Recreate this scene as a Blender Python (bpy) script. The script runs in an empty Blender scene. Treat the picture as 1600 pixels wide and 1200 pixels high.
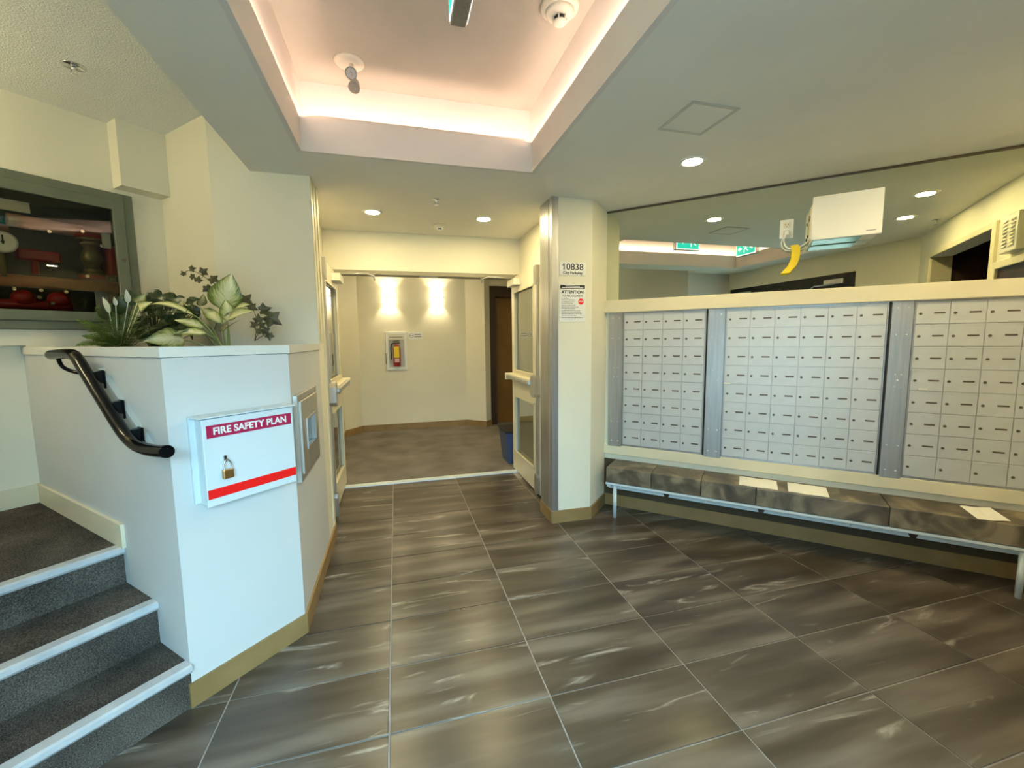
import bpy, bmesh, math, random
from mathutils import Vector, Matrix
random.seed(7)
R2 = math.sqrt(2.0)
PI = math.pi
COL = bpy.context.scene.collection
SC = bpy.context.scene

# ------------------------------------------------------------------ camera
EYE = Vector((0.0, 0.0, 1.397))
FPX = 667.65
YAW, PITCH, ROLL = 0.26377, -0.10353, -0.0109
_f = Vector((math.sin(YAW) * math.cos(PITCH), math.cos(YAW) * math.cos(PITCH), math.sin(PITCH)))
_r = Vector((math.cos(YAW), -math.sin(YAW), 0))
_u = _r.cross(_f)
CR = _r * math.cos(ROLL) + _u * math.sin(ROLL)
CU = -_r * math.sin(ROLL) + _u * math.cos(ROLL)
cd = bpy.data.cameras.new('camera')
cam = bpy.data.objects.new('camera', cd)
COL.objects.link(cam)
cd.sensor_width = 36
cd.lens = 36 * FPX / 1600
cd.clip_start = 0.02
cam.matrix_world = Matrix(((CR.x, CU.x, -_f.x, EYE.x), (CR.y, CU.y, -_f.y, EYE.y), (CR.z, CU.z, -_f.z, EYE.z), (0, 0, 0, 1)))
SC.camera = cam

# ------------------------------------------------------------------ world, daylight, exposure
SC.view_settings.view_transform = 'Standard'
SC.view_settings.look = 'None'
SC.view_settings.gamma = 1.0
SC.view_settings.use_curve_mapping = False
SC.view_settings.exposure = 0.94
w = bpy.data.worlds.new('sky')
SC.world = w
w.use_nodes = True
w.node_tree.nodes['Background'].inputs[0].default_value = (0.62, 0.80, 1.0, 1)
w.node_tree.nodes['Background'].inputs[1].default_value = 3.0

P_DAY, P_COVE, P_SCONCE = 108.0, 0.30, 5.0
WARM = (1.0, 0.83, 0.50)


def area(name, loc, rot, sx, sy, power, color, spread=None):
    d = bpy.data.lights.new(name, 'AREA')
    d.shape = 'RECTANGLE'
    d.size, d.size_y = sx, sy
    d.energy = power
    d.color = color
    if spread:
        d.spread = spread
    o = bpy.data.objects.new(name, d)
    o.location = loc
    o.rotation_euler = rot
    COL.objects.link(o)
    return o


# daylight that comes in through the glazed entrance behind the camera
for loc_, sx_, sy_, pw_, tilt_ in (((0.2, -2.6, 3.15), 4.5, 2.4, P_DAY * 13.0, 28), ((0.0, -0.80, 0.95), 1.9, 1.7, P_DAY * 0.12, 0)):
    area('daylight', loc_, (math.radians(-90 + tilt_), 0, math.radians(180)), sx_, sy_, pw_, (0.34, 0.61, 1.0))

# ------------------------------------------------------------------ materials


def nt(m):
    m.use_nodes = True
    return m.node_tree


def base_mat(name, col, rough=0.6, metal=0.0, spec=0.5):
    m = bpy.data.materials.new(name)
    t = nt(m)
    b = t.nodes['Principled BSDF']
    b.inputs['Base Color'].default_value = (*col, 1)
    b.inputs['Roughness'].default_value = rough
    b.inputs['Metallic'].default_value = metal
    b.inputs['Specular IOR Level'].default_value = spec
    return m, t, b


def N(t, kind, **kw):
    n = t.nodes.new(kind)
    for k, v in kw.items():
        if k in n.inputs:
            n.inputs[k].default_value = v
        else:
            setattr(n, k, v)
    return n


def ramp(t, stops):
    n = t.nodes.new('ShaderNodeValToRGB')
    e = n.color_ramp.elements
    while len(e) < len(stops):
        e.new(0.5)
    for el, (p, c) in zip(e, stops):
        el.position = p
        el.color = (*c, 1) if len(c) == 3 else c
    return n


def bump(t, b, scale, strength, dist=0.002, detail=3, tex='ShaderNodeTexNoise'):
    tc = N(t, 'ShaderNodeTexCoord')
    n = N(t, tex)
    n.inputs['Scale'].default_value = scale
    if 'Detail' in n.inputs:
        n.inputs['Detail'].default_value = detail
    t.links.new(tc.outputs['Object'], n.inputs['Vector'])
    bp = N(t, 'ShaderNodeBump')
    bp.inputs['Strength'].default_value = strength
    bp.inputs['Distance'].default_value = dist
    t.links.new(n.outputs[0], bp.inputs['Height'])
    t.links.new(bp.outputs[0], b.inputs['Normal'])
    return n


def noisy(name, c1, c2, scale, rough=0.6, metal=0.0, bs=None, bstr=0.2, bdist=0.002, stretch=None, detail=4, spec=0.5):
    m, t, b = base_mat(name, c1, rough, metal, spec)
    tc = N(t, 'ShaderNodeTexCoord')
    mp = N(t, 'ShaderNodeMapping')
    if stretch:
        mp.inputs['Scale'].default_value = stretch
    n = N(t, 'ShaderNodeTexNoise')
    n.inputs['Scale'].default_value = scale
    n.inputs['Detail'].default_value = detail
    r = ramp(t, [(0.3, c1), (0.7, c2)])
    t.links.new(tc.outputs['Object'], mp.inputs[0])
    t.links.new(mp.outputs[0], n.inputs['Vector'])
    t.links.new(n.outputs[0], r.inputs[0])
    t.links.new(r.outputs[0], b.inputs['Base Color'])
    if bs:
        bump(t, b, bs, bstr, bdist)
    return m


M = {}
M['wall'] = noisy('wall_paint', (0.74, 0.70, 0.55), (0.77, 0.73, 0.58), 2.0, 0.6, bs=180, bstr=0.12, bdist=0.001)
M['wall_white'] = noisy('half_wall_paint', (0.58, 0.59, 0.57), (0.61, 0.62, 0.60), 2.0, 0.55, bs=150, bstr=0.1, bdist=0.001)
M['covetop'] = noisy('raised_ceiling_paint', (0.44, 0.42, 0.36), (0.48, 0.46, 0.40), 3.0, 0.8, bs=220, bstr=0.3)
M['capwhite'] = noisy('cap_board_paint', (0.66, 0.66, 0.60), (0.70, 0.70, 0.64), 3.0, 0.85, spec=0.1)
M['ceil'] = noisy('ceiling_paint', (0.76, 0.74, 0.66), (0.80, 0.78, 0.70), 3.0, 0.75, bs=260, bstr=0.3, bdist=0.002)
M['popcorn'] = noisy('textured_ceiling', (0.68, 0.69, 0.63), (0.80, 0.81, 0.75), 90.0, 0.9, bs=140, bstr=0.9, bdist=0.006)
M['cove'] = noisy('cove_paint', (0.70, 0.65, 0.60), (0.74, 0.69, 0.64), 3.0, 0.7, bs=200, bstr=0.15)
M['base'] = noisy('baseboard_paint', (0.25, 0.155, 0.055), (0.32, 0.205, 0.08), 6.0, 0.5)
M['cream'] = noisy('cream_trim', (0.70, 0.63, 0.44), (0.74, 0.67, 0.48), 5.0, 0.4)
M['door'] = noisy('door_paint', (0.70, 0.65, 0.49), (0.74, 0.69, 0.53), 4.0, 0.38)
M['alu'] = noisy('brushed_aluminium', (0.42, 0.42, 0.42), (0.52, 0.52, 0.52), 60.0, 0.35, 0.85, stretch=(1, 1, 0.05))
M['box_alu'] = noisy('mailbox_door_paint', (0.55, 0.56, 0.55), (0.62, 0.63, 0.62), 9.0, 0.42, 0.35)
M['steel'] = noisy('stainless_steel', (0.50, 0.49, 0.46), (0.58, 0.57, 0.54), 40.0, 0.33, 0.8, stretch=(1, 1, 0.1))
M['chrome'] = base_mat('chrome', (0.75, 0.76, 0.78), 0.12, 1.0)[0]
M['slot'] = base_mat('dark_slot', (0.13, 0.10, 0.07), 0.4, 0.5)[0]
M['black'] = base_mat('gloss_black', (0.005, 0.005, 0.005), 0.10, 0.0, 0.14)[0]
M['dark'] = base_mat('matt_black', (0.008, 0.007, 0.006), 0.6)[0]
M['white'] = base_mat('white_plastic', (0.80, 0.80, 0.76), 0.35)[0]
M['ivory'] = base_mat('ivory_plastic', (0.76, 0.72, 0.60), 0.4)[0]
M['whitemetal'] = base_mat('white_enamel', (0.62, 0.69, 0.70), 0.3)[0]
M['red'] = base_mat('red_vinyl', (0.90, 0.01, 0.008), 0.4)[0]
M['magenta'] = base_mat('crimson_label', (0.42, 0.012, 0.07), 0.4)[0]
M['ink'] = base_mat('black_ink', (0.01, 0.01, 0.012), 0.5)[0]
M['greyink'] = base_mat('grey_ink', (0.12, 0.12, 0.12), 0.5)[0]
M['paper'] = base_mat('paper', (0.86, 0.84, 0.74), 0.7)[0]
M['brass'] = base_mat('brass', (0.55, 0.33, 0.12), 0.3, 0.9)[0]
M['yellow'] = base_mat('yellow_tag', (0.85, 0.62, 0.01), 0.5)[0]
M['framegrey'] = base_mat('grey_frame_paint', (0.30, 0.27, 0.19), 0.5)[0]
M['underbench'] = noisy('shadowed_brown_paint', (0.055, 0.035, 0.012), (0.075, 0.048, 0.018), 4.0, 0.6)  # brown of the wall base, with the bench's shadow mixed into the colour
M['nosing'] = noisy('grey_nosing', (0.42, 0.43, 0.44), (0.54, 0.55, 0.55), 14.0, 0.5)
M['greengrey'] = noisy('grey_green_enamel', (0.125, 0.145, 0.095), (0.15, 0.17, 0.115), 5.0, 0.5)
M['cabin'] = base_mat('cabinet_inside', (0.07, 0.07, 0.045), 0.6)[0]
M['pipered'] = base_mat('red_pipe', (0.30, 0.015, 0.012), 0.3)[0]
M['pipeorange'] = base_mat('orange_pipe', (0.45, 0.13, 0.03), 0.3)[0]
M['pipepink'] = base_mat('pink_pipe', (0.62, 0.36, 0.27), 0.35)[0]
M['bronze'] = base_mat('old_bronze', (0.20, 0.17, 0.07), 0.35, 0.5)[0]
M['binblue'] = base_mat('blue_plastic', (0.045, 0.075, 0.17), 0.4)[0]
M['brown'] = noisy('brown_lacquer', (0.17, 0.085, 0.02), (0.22, 0.115, 0.03), 3.0, 0.35)
M['darkbrown'] = base_mat('dark_brown_frame', (0.035, 0.015, 0.008), 0.4)[0]
M['soil'] = noisy('soil', (0.012, 0.009, 0.006), (0.03, 0.02, 0.013), 60.0, 0.95, bs=90, bstr=0.8, bdist=0.01)
M['pot'] = base_mat('terracotta_tan', (0.30, 0.24, 0.10), 0.6)[0]
M['teal'] = base_mat('teal_filter', (0.20, 0.46, 0.36), 0.25)[0]
M['fleshcart'] = base_mat('beige_board', (0.52, 0.52, 0.46), 0.5)[0]
M['stem'] = base_mat('pale_stem', (0.30, 0.36, 0.12), 0.5)[0]
M['vine'] = base_mat('brown_vine', (0.10, 0.06, 0.03), 0.6)[0]
M['ivy'] = noisy('ivy_leaf', (0.06, 0.055, 0.02), (0.13, 0.115, 0.04), 40.0, 0.45)
M['darkleaf'] = noisy('dark_leaf', (0.014, 0.03, 0.008), (0.05, 0.075, 0.02), 25.0, 0.35)
M['fern'] = noisy('fern_green', (0.055, 0.11, 0.012), (0.13, 0.19, 0.03), 20.0, 0.5)
M['whiteleaf'] = base_mat('white_leaf', (0.62, 0.66, 0.58), 0.4)[0]


def emit(name, col, s):
    m = bpy.data.materials.new(name)
    t = nt(m)
    b = t.nodes['Principled BSDF']
    b.inputs['Base Color'].default_value = (*col, 1)
    b.inputs['Emission Color'].default_value = (*col, 1)
    b.inputs['Emission Strength'].default_value = s
    return m


M['lamp'] = emit('downlight_lens', (1.0, 0.82, 0.44), 215.0)
M['fill_globe'] = emit('fill_globe_glow', (1.0, 0.86, 0.54), 22.0)  # glow of the globe added over the stairs
M['sconce_glow'] = emit('sconce_glass', (1.0, 0.88, 0.60), 3.2)
M['sign_glow'] = emit('lit_sign_green', (0.0, 0.42, 0.34), 0.9)
M['sign_white'] = emit('lit_sign_white', (0.80, 0.95, 0.92), 0.9)


def thin_glass(name, tint, refl=0.12, rough=0.0, graze=0.75):
    m = bpy.data.materials.new(name)
    t = nt(m)
    t.nodes.remove(t.nodes['Principled BSDF'])
    out = t.nodes['Material Output']
    tr = N(t, 'ShaderNodeBsdfTransparent')
    tr.inputs[0].default_value = (*tint, 1)
    gl = N(t, 'ShaderNodeBsdfGlossy')
    gl.inputs['Roughness'].default_value = rough
    fr = N(t, 'ShaderNodeLayerWeight')
    fr.inputs['Blend'].default_value = 0.35
    mr = N(t, 'ShaderNodeMath', operation='MULTIPLY_ADD')
    mr.inputs[1].default_value = graze
    mr.inputs[2].default_value = refl
    mx = N(t, 'ShaderNodeMixShader')
    t.links.new(fr.outputs['Facing'], mr.inputs[0])
    t.links.new(mr.outputs[0], mx.inputs[0])
    t.links.new(tr.outputs[0], mx.inputs[1])
    t.links.new(gl.outputs[0], mx.inputs[2])
    t.links.new(mx.outputs[0], out.inputs[0])
    return m


M['glass'] = thin_glass('pane_glass', (0.84, 0.88, 0.80), 0.16)
M['glass_cab'] = thin_glass('cabinet_glass', (0.72, 0.72, 0.66), 0.015, 0.0, 0.18)
M['mirror'] = base_mat('mirror_silver', (0.70, 0.73, 0.60), 0.008, 1.0)[0]


def tile_material():
    m, t, b = base_mat('grey_brown_slate_tile', (0.1, 0.09, 0.08), 0.28)
    tc = N(t, 'ShaderNodeTexCoord')
    oi = N(t, 'ShaderNodeObjectInfo')
    mp = N(t, 'ShaderNodeMapping')
    mp.inputs['Rotation'].default_value = (0, 0, math.radians(-9))
    mp.inputs['Scale'].default_value = (0.9, 5.5, 1)
    mul = N(t, 'ShaderNodeVectorMath', operation='SCALE')
    mul.inputs['Scale'].default_value = 37.0
    cmb = N(t, 'ShaderNodeCombineXYZ')
    t.links.new(oi.outputs['Random'], cmb.inputs[0])
    t.links.new(oi.outputs['Random'], cmb.inputs[1])
    t.links.new(cmb.outputs[0], mul.inputs[0])
    add = N(t, 'ShaderNodeVectorMath', operation='ADD')
    t.links.new(tc.outputs['Object'], mp.inputs[0])
    t.links.new(mp.outputs[0], add.inputs[0])
    t.links.new(mul.outputs[0], add.inputs[1])
    n1 = N(t, 'ShaderNodeTexNoise')
    n1.inputs['Scale'].default_value = 1.5
    n1.inputs['Detail'].default_value = 3.5
    n1.inputs['Roughness'].default_value = 0.45
    n1.inputs['Distortion'].default_value = 0.15
    t.links.new(add.outputs[0], n1.inputs['Vector'])
    r1 = ramp(t, [(0.32, (0.040, 0.029, 0.019)), (0.50, (0.078, 0.059, 0.041)), (0.70, (0.165, 0.136, 0.105))])
    t.links.new(n1.outputs[0], r1.inputs[0])
    n2 = N(t, 'ShaderNodeTexNoise')
    n2.inputs['Scale'].default_value = 1.1
    n2.inputs['Detail'].default_value = 7
    n2.inputs['Distortion'].default_value = 1.1
    add2 = N(t, 'ShaderNodeVectorMath', operation='ADD')
    add2.inputs[1].default_value = (9.1, 3.7, 0)
    t.links.new(add.outputs[0], add2.inputs[0])
    t.links.new(add2.outputs[0], n2.inputs['Vector'])
    # thin veins where the noise crosses its middle
    sub = N(t, 'ShaderNodeMath', operation='SUBTRACT')
    sub.inputs[1].default_value = 0.5
    ab = N(t, 'ShaderNodeMath', operation='ABSOLUTE')
    r2 = ramp(t, [(0.0, (1, 1, 1)), (0.010, (0.45, 0.45, 0.45)), (0.035, (0, 0, 0))])
    t.links.new(n2.outputs[0], sub.inputs[0])
    t.links.new(sub.outputs[0], ab.inputs[0])
    t.links.new(ab.outputs[0], r2.inputs[0])
    n3 = N(t, 'ShaderNodeTexNoise')
    n3.inputs['Scale'].default_value = 2.3
    t.links.new(add2.outputs[0], n3.inputs['Vector'])
    r3 = ramp(t, [(0.55, (0, 0, 0)), (0.66, (1, 1, 1))])
    t.links.new(n3.outputs[0], r3.inputs[0])
    vm = N(t, 'ShaderNodeMath', operation='MULTIPLY')
    t.links.new(r2.outputs[0], vm.inputs[0])
    t.links.new(r3.outputs[0], vm.inputs[1])
    mx = N(t, 'ShaderNodeMixRGB')
    mx.inputs[2].default_value = (0.34, 0.30, 0.25, 1)
    t.links.new(vm.outputs[0], mx.inputs[0])
    t.links.new(r1.outputs[0], mx.inputs[1])
    t.links.new(mx.outputs[0], b.inputs['Base Color'])
    bp = N(t, 'ShaderNodeBump')
    bp.inputs['Strength'].default_value = 0.2
    bp.inputs['Distance'].default_value = 0.004
    t.links.new(n1.outputs[0], bp.inputs['Height'])
    t.links.new(bp.outputs[0], b.inputs['Normal'])
    return m


M['tile'] = tile_material()
M['grout'] = noisy('pale_grout', (0.28, 0.245, 0.21), (0.40, 0.355, 0.31), 12.0, 0.85)


def carpet_material(name, c1, c2, c3):
    m, t, b = base_mat(name, c1, 0.95)
    b.inputs['Specular IOR Level'].default_value = 0.1
    tc = N(t, 'ShaderNodeTexCoord')
    n1 = N(t, 'ShaderNodeTexNoise')
    n1.inputs['Scale'].default_value = 3.0
    n1.inputs['Detail'].default_value = 5
    n2 = N(t, 'ShaderNodeTexNoise')
    n2.inputs['Scale'].default_value = 240.0
    n2.inputs['Detail'].default_value = 2
    mx = N(t, 'ShaderNodeMath', operation='MULTIPLY_ADD')
    mx.inputs[1].default_value = 0.45
    for n in (n1, n2):
        t.links.new(tc.outputs['Object'], n.inputs['Vector'])
    t.links.new(n1.outputs[0], mx.inputs[0])
    h = N(t, 'ShaderNodeMath', operation='MULTIPLY')
    h.inputs[1].default_value = 0.55
    t.links.new(n2.outputs[0], h.inputs[0])
    t.links.new(h.outputs[0], mx.inputs[2])
    r = ramp(t, [(0.36, c1), (0.5, c2), (0.64, c3)])
    t.links.new(mx.outputs[0], r.inputs[0])
    t.links.new(r.outputs[0], b.inputs['Base Color'])
    bp = N(t, 'ShaderNodeBump')
    bp.inputs['Strength'].default_value = 0.8
    bp.inputs['Distance'].default_value = 0.006
    t.links.new(n2.outputs[0], bp.inputs['Height'])
    t.links.new(bp.outputs[0], b.inputs['Normal'])
    return m


M['carpet'] = carpet_material('lobby_carpet', (0.13, 0.115, 0.10), (0.20, 0.18, 0.155), (0.28, 0.25, 0.22))
M['stair_carpet'] = carpet_material('stair_carpet', (0.024, 0.020, 0.016), (0.080, 0.068, 0.056), (0.18, 0.155, 0.125))


def leather_material():
    m, t, b = base_mat('mottled_stone_vinyl', (0.1, 0.09, 0.07), 0.38)
    tc = N(t, 'ShaderNodeTexCoord')
    oi = N(t, 'ShaderNodeObjectInfo')
    sc_ = N(t, 'ShaderNodeVectorMath', operation='SCALE')
    sc_.inputs['Scale'].default_value = 1.0
    mp = N(t, 'ShaderNodeMapping')
    cmb = N(t, 'ShaderNodeCombineXYZ')
    mm = N(t, 'ShaderNodeMath', operation='MULTIPLY')
    mm.inputs[1].default_value = 23.0
    t.links.new(oi.outputs['Random'], mm.inputs[0])
    t.links.new(mm.outputs[0], cmb.inputs[0])
    t.links.new(cmb.outputs[0], mp.inputs['Location'])
    t.links.new(tc.outputs['Object'], mp.inputs[0])
    n = N(t, 'ShaderNodeTexNoise')
    n.inputs['Scale'].default_value = 5.0
    n.inputs['Detail'].default_value = 6
    n.inputs['Distortion'].default_value = 0.8
    t.links.new(mp.outputs[0], n.inputs['Vector'])
    r = ramp(t, [(0.34, (0.045, 0.034, 0.022)), (0.5, (0.115, 0.090, 0.058)), (0.64, (0.28, 0.225, 0.145))])
    t.links.new(n.outputs[0], r.inputs[0])
    t.links.new(r.outputs[0], b.inputs['Base Color'])
    bp = N(t, 'ShaderNodeBump')
    bp.inputs['Strength'].default_value = 0.3
    bp.inputs['Distance'].default_value = 0.004
    t.links.new(n.outputs[0], bp.inputs['Height'])
    t.links.new(bp.outputs[0], b.inputs['Normal'])
    return m


M['bench'] = leather_material()


def variegated():
    m, t, b = base_mat('variegated_leaf', (0.3, 0.4, 0.1), 0.35)
    b.inputs['Subsurface Weight'].default_value = 0.0
    at = N(t, 'ShaderNodeAttribute')
    at.attribute_name = 'leafuv'
    sep = N(t, 'ShaderNodeSeparateXYZ')
    t.links.new(at.outputs['Vector'], sep.inputs[0])
    # streaks: run outwards from the midrib at a slant
    ab = N(t, 'ShaderNodeMath', operation='ABSOLUTE')
    t.links.new(sep.outputs[0], ab.inputs[0])
    sl = N(t, 'ShaderNodeMath', operation='MULTIPLY_ADD')
    sl.inputs[1].default_value = -0.45
    t.links.new(ab.outputs[0], sl.inputs[0])
    t.links.new(sep.outputs[1], sl.inputs[2])
    cmb = N(t, 'ShaderNodeCombineXYZ')
    t.links.new(sl.outputs[0], cmb.inputs[1])
    t.links.new(sep.outputs[0], cmb.inputs[0])
    mp = N(t, 'ShaderNodeMapping')
    mp.inputs['Scale'].default_value = (1.2, 13.0, 1)
    t.links.new(cmb.outputs[0], mp.inputs[0])
    n = N(t, 'ShaderNodeTexNoise')
    n.inputs['Scale'].default_value = 1.9
    n.inputs['Detail'].default_value = 3
    t.links.new(mp.outputs[0], n.inputs['Vector'])
    k = N(t, 'ShaderNodeMath', operation='MULTIPLY_ADD')
    k.inputs[1].default_value = -0.60
    t.links.new(ab.outputs[0], k.inputs[0])
    a2 = N(t, 'ShaderNodeMath', operation='MULTIPLY_ADD')
    a2.inputs[1].default_value = 1.0
    a2.inputs[2].default_value = 0.46
    t.links.new(n.outputs[0], a2.inputs[0])
    t.links.new(a2.outputs[0], k.inputs[2])
    r = ramp(t, [(0.25, (0.05, 0.075, 0.008)), (0.45, (0.17, 0.21, 0.035)), (0.62, (0.52, 0.53, 0.20)), (0.88, (0.84, 0.80, 0.48))])
    t.links.new(k.outputs[0], r.inputs[0])
    t.links.new(r.outputs[0], b.inputs['Base Color'])
    return m


M['varieg'] = variegated()

# ------------------------------------------------------------------ mesh helpers


class MB:
    """collects simple solids into one bmesh"""

    def __init__(self):
        self.bm = bmesh.new()

    def box(self, x0, x1, y0, y1, z0, z1, bev=0.0, seg=1):
        x0, x1 = min(x0, x1), max(x0, x1)
        y0, y1 = min(y0, y1), max(y0, y1)
        z0, z1 = min(z0, z1), max(z0, z1)
        r = bmesh.ops.create_cube(self.bm, size=1.0)
        vs = r['verts']
        for v in vs:
            v.co = Vector(((x0 + x1) / 2 + v.co.x * (x1 - x0), (y0 + y1) / 2 + v.co.y * (y1 - y0), (z0 + z1) / 2 + v.co.z * (z1 - z0)))
        if bev > 0:
            es = list({e for v in vs for e in v.link_edges})
            bmesh.ops.bevel(self.bm, geom=es, offset=bev, segments=seg, affect='EDGES', profile=0.5)
        return self

    def prism(self, poly, z0, z1):
        a = [self.bm.verts.new((x, y, z0)) for x, y in poly]
        b = [self.bm.verts.new((x, y, z1)) for x, y in poly]
        n = len(poly)
        self.bm.faces.new(list(reversed(a)))
        self.bm.faces.new(b)
        for i in range(n):
            self.bm.faces.new((a[i], a[(i + 1) % n], b[(i + 1) % n], b[i]))
        return self

    def extr(self, poly, axis, t0, t1):
        """poly in the plane across 'axis' (x: poly is (y,z); y: poly is (x,z))"""
        def mk(p, t):
            return (t, p[0], p[1]) if axis == 'x' else (p[0], t, p[1])
        a = [self.bm.verts.new(mk(p, t0)) for p in poly]
        b = [self.bm.verts.new(mk(p, t1)) for p in poly]
        n = len(poly)
        self.bm.faces.new(a)
        self.bm.faces.new(list(reversed(b)))
        for i in range(n):
            self.bm.faces.new((a[i], b[i], b[(i + 1) % n], a[(i + 1) % n]))
        return self

    def cyl(self, p0, p1, r0, r1=None, seg=16, caps=True):
        r1 = r0 if r1 is None else r1
        p0, p1 = Vector(p0), Vector(p1)
        d = p1 - p0
        res = bmesh.ops.create_cone(self.bm, cap_ends=caps, segments=seg, radius1=r0, radius2=r1, depth=d.length)
        q = d.to_track_quat('Z', 'Y').to_matrix().to_4x4()
        mt = Matrix.Translation((p0 + p1) / 2) @ q
        for v in res['verts']:
            v.co = mt @ v.co
            for f in v.link_faces:
                if len(f.verts) == 4:
                    f.smooth = True
        return self

    def ball(self, c, r, sz=1.0, seg=16):
        res = bmesh.ops.create_uvsphere(self.bm, u_segments=seg, v_segments=seg // 2, radius=r)
        for v in res['verts']:
            v.co = Vector((c[0] + v.co.x, c[1] + v.co.y, c[2] + v.co.z * sz))
            for f in v.link_faces:
                f.smooth = True
        return self

    def lathe(self, prof, c=(0, 0, 0), seg=28):
        """profile of (r, z) turned about the vertical axis through c"""
        rings = []
        for r, z in prof:
            rings.append([self.bm.verts.new((c[0] + max(r, 1e-4) * math.cos(2 * PI * i / seg), c[1] + max(r, 1e-4) * math.sin(2 * PI * i / seg), c[2] + z)) for i in range(seg)])
        for a, b in zip(rings, rings[1:]):
            for i in range(seg):
                f = self.bm.faces.new((a[i], a[(i + 1) % seg], b[(i + 1) % seg], b[i]))
                f.smooth = True
        self.bm.faces.new(list(reversed(rings[0])))
        self.bm.faces.new(rings[-1])
        return self

    def tube(self, pts, r, seg=12, sub=6, closed=False, rad=None):
        P = [Vector(p) for p in pts]
        if sub > 1 and len(P) > 2:
            Q = []
            n = len(P)
            for i in range(n - 1):
                p0, p1, p2, p3 = P[max(i - 1, 0)], P[i], P[i + 1], P[min(i + 2, n - 1)]
                for k in range(sub):
                    t = k / sub
                    Q.append(0.5 * ((2 * p1) + (p2 - p0) * t + (2 * p0 - 5 * p1 + 4 * p2 - p3) * t * t + (3 * p1 - p0 - 3 * p2 + p3) * t ** 3))
            Q.append(P[-1])
            P = Q
        rings = []
        up = Vector((0, 0, 1))
        prev = None
        for i, p in enumerate(P):
            d = (P[min(i + 1, len(P) - 1)] - P[max(i - 1, 0)]).normalized()
            if prev is None:
                a = d.cross(up)
                if a.length < 0.1:
                    a = d.cross(Vector((1, 0, 0)))
            else:
                a = prev - d * prev.dot(d)
            a.normalize()
            prev = a
            b = d.cross(a)
            rr = r if rad is None else r * rad(i / max(1, len(P) - 1))
            rings.append([self.bm.verts.new(p + a * rr * math.cos(2 * PI * k / seg) + b * rr * math.sin(2 * PI * k / seg)) for k in range(seg)])
        for A_, B_ in zip(rings, rings[1:]):
            for k in range(seg):
                f = self.bm.faces.new((A_[k], A_[(k + 1) % seg], B_[(k + 1) % seg], B_[k]))
                f.smooth = True
        self.bm.faces.new(list(reversed(rings[0])))
        self.bm.faces.new(rings[-1])
        return self

    def rot(self, mat, verts=None):
        for v in (verts or self.bm.verts):
            v.co = mat @ v.co
        return self

    def mesh(self, name, mat):
        me = bpy.data.meshes.new(name)
        bmesh.ops.recalc_face_normals(self.bm, faces=self.bm.faces)
        self.bm.to_mesh(me)
        self.bm.free()
        if mat:
            me.materials.append(mat)
        return me

    def build(self, name, mat, parent=None, loc=None):
        o = bpy.data.objects.new(name, self.mesh(name, mat))
        COL.objects.link(o)
        if parent:
            o.parent = parent
        if loc:
            o.location = loc
        return o


def tag(o, label=None, cat=None, group=None, kind=None):
    if label:
        o['label'] = label
    if cat:
        o['category'] = cat
    if group:
        o['group'] = group
    if kind:
        o['kind'] = kind
    return o


def root(name, loc, deg=0, label=None, cat=None, group=None, kind=None):
    o = bpy.data.objects.new(name, None)
    o.empty_display_size = 0.05
    COL.objects.link(o)
    o.location = loc
    o.rotation_euler = (0, 0, math.radians(deg))
    return tag(o, label, cat, group, kind)


def clone(o, parent=None):
    c = o.copy()
    COL.objects.link(c)
    c.parent = parent
    for ch in list(o.children):
        clone(ch, c)
    return c


def struct(name, mb, mat, label, cat, parent=None):
    o = mb.build(name, mat, parent)
    if parent is None:
        tag(o, label, cat, None, 'structure')
    return o


def text(name, s, size, mat, parent, loc, rot=(PI / 2, 0, 0), align='CENTER', bold=0.0, sx=1.0, ext=0.0006):
    c = bpy.data.curves.new(name, 'FONT')
    c.body = s
    c.size = size
    c.align_x = align
    c.align_y = 'CENTER'
    c.extrude = ext
    c.offset = bold
    c.materials.append(mat)
    tmp = bpy.data.objects.new(name, c)
    me = bpy.data.meshes.new_from_object(tmp)
    me.name = name
    bpy.data.objects.remove(tmp)
    bpy.data.curves.remove(c)
    o = bpy.data.objects.new(name, me)
    COL.objects.link(o)
    o.parent = parent
    o.location = loc
    o.rotation_euler = rot
    o.scale = (sx, 1, 1)
    return o


# ================================================================== STRUCTURE
ZC = 2.40                       # dropped ceiling
A = Vector((-0.807, 1.793, 0))  # corner of the planter half wall
S45 = 1 / R2


def LW(x, y, z=0.0):            # stair frame: x down the stairs, y into the planter
    return Vector((A.x + (x + y) * S45, A.y + (-x + y) * S45, z))


# ---- floors
fl = MB().prism([(-2.2, -0.35), (3.7, -0.35), (3.7, 4.25), (-2.2, 4.25)], -0.06, -0.0035).build('floor', M['grout'])
tag(fl, 'dark grey brown slate-look tile floor with pale grout lines', 'floor', None, 'structure')
TW, TD, TX, TY = 0.61, 0.3237, -0.0742, 1.7804
meshes = {}


def inside_room(x, y):
    if y < -0.36 or y > 4.26:
        return False
    if x < -1.0 and x + y < -0.6:
        return False
    if x + y > 5.0 and x > 1.0:
        return False
    if x - y > 2.05:
        return False
    if y > 3.0 and (x < -0.66 or x > 1.3):
        return False
    if x < -1.05 and y < 0.36:
        return False
    if x + y > 1.1 and x < -0.5 and y > 2.1 and x + y < 2.6:
        return False
    # under the stairs
    if x < -0.85 and (x + y) < 0.95 and (y - x) > 2.95:
        return False
    return True


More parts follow.
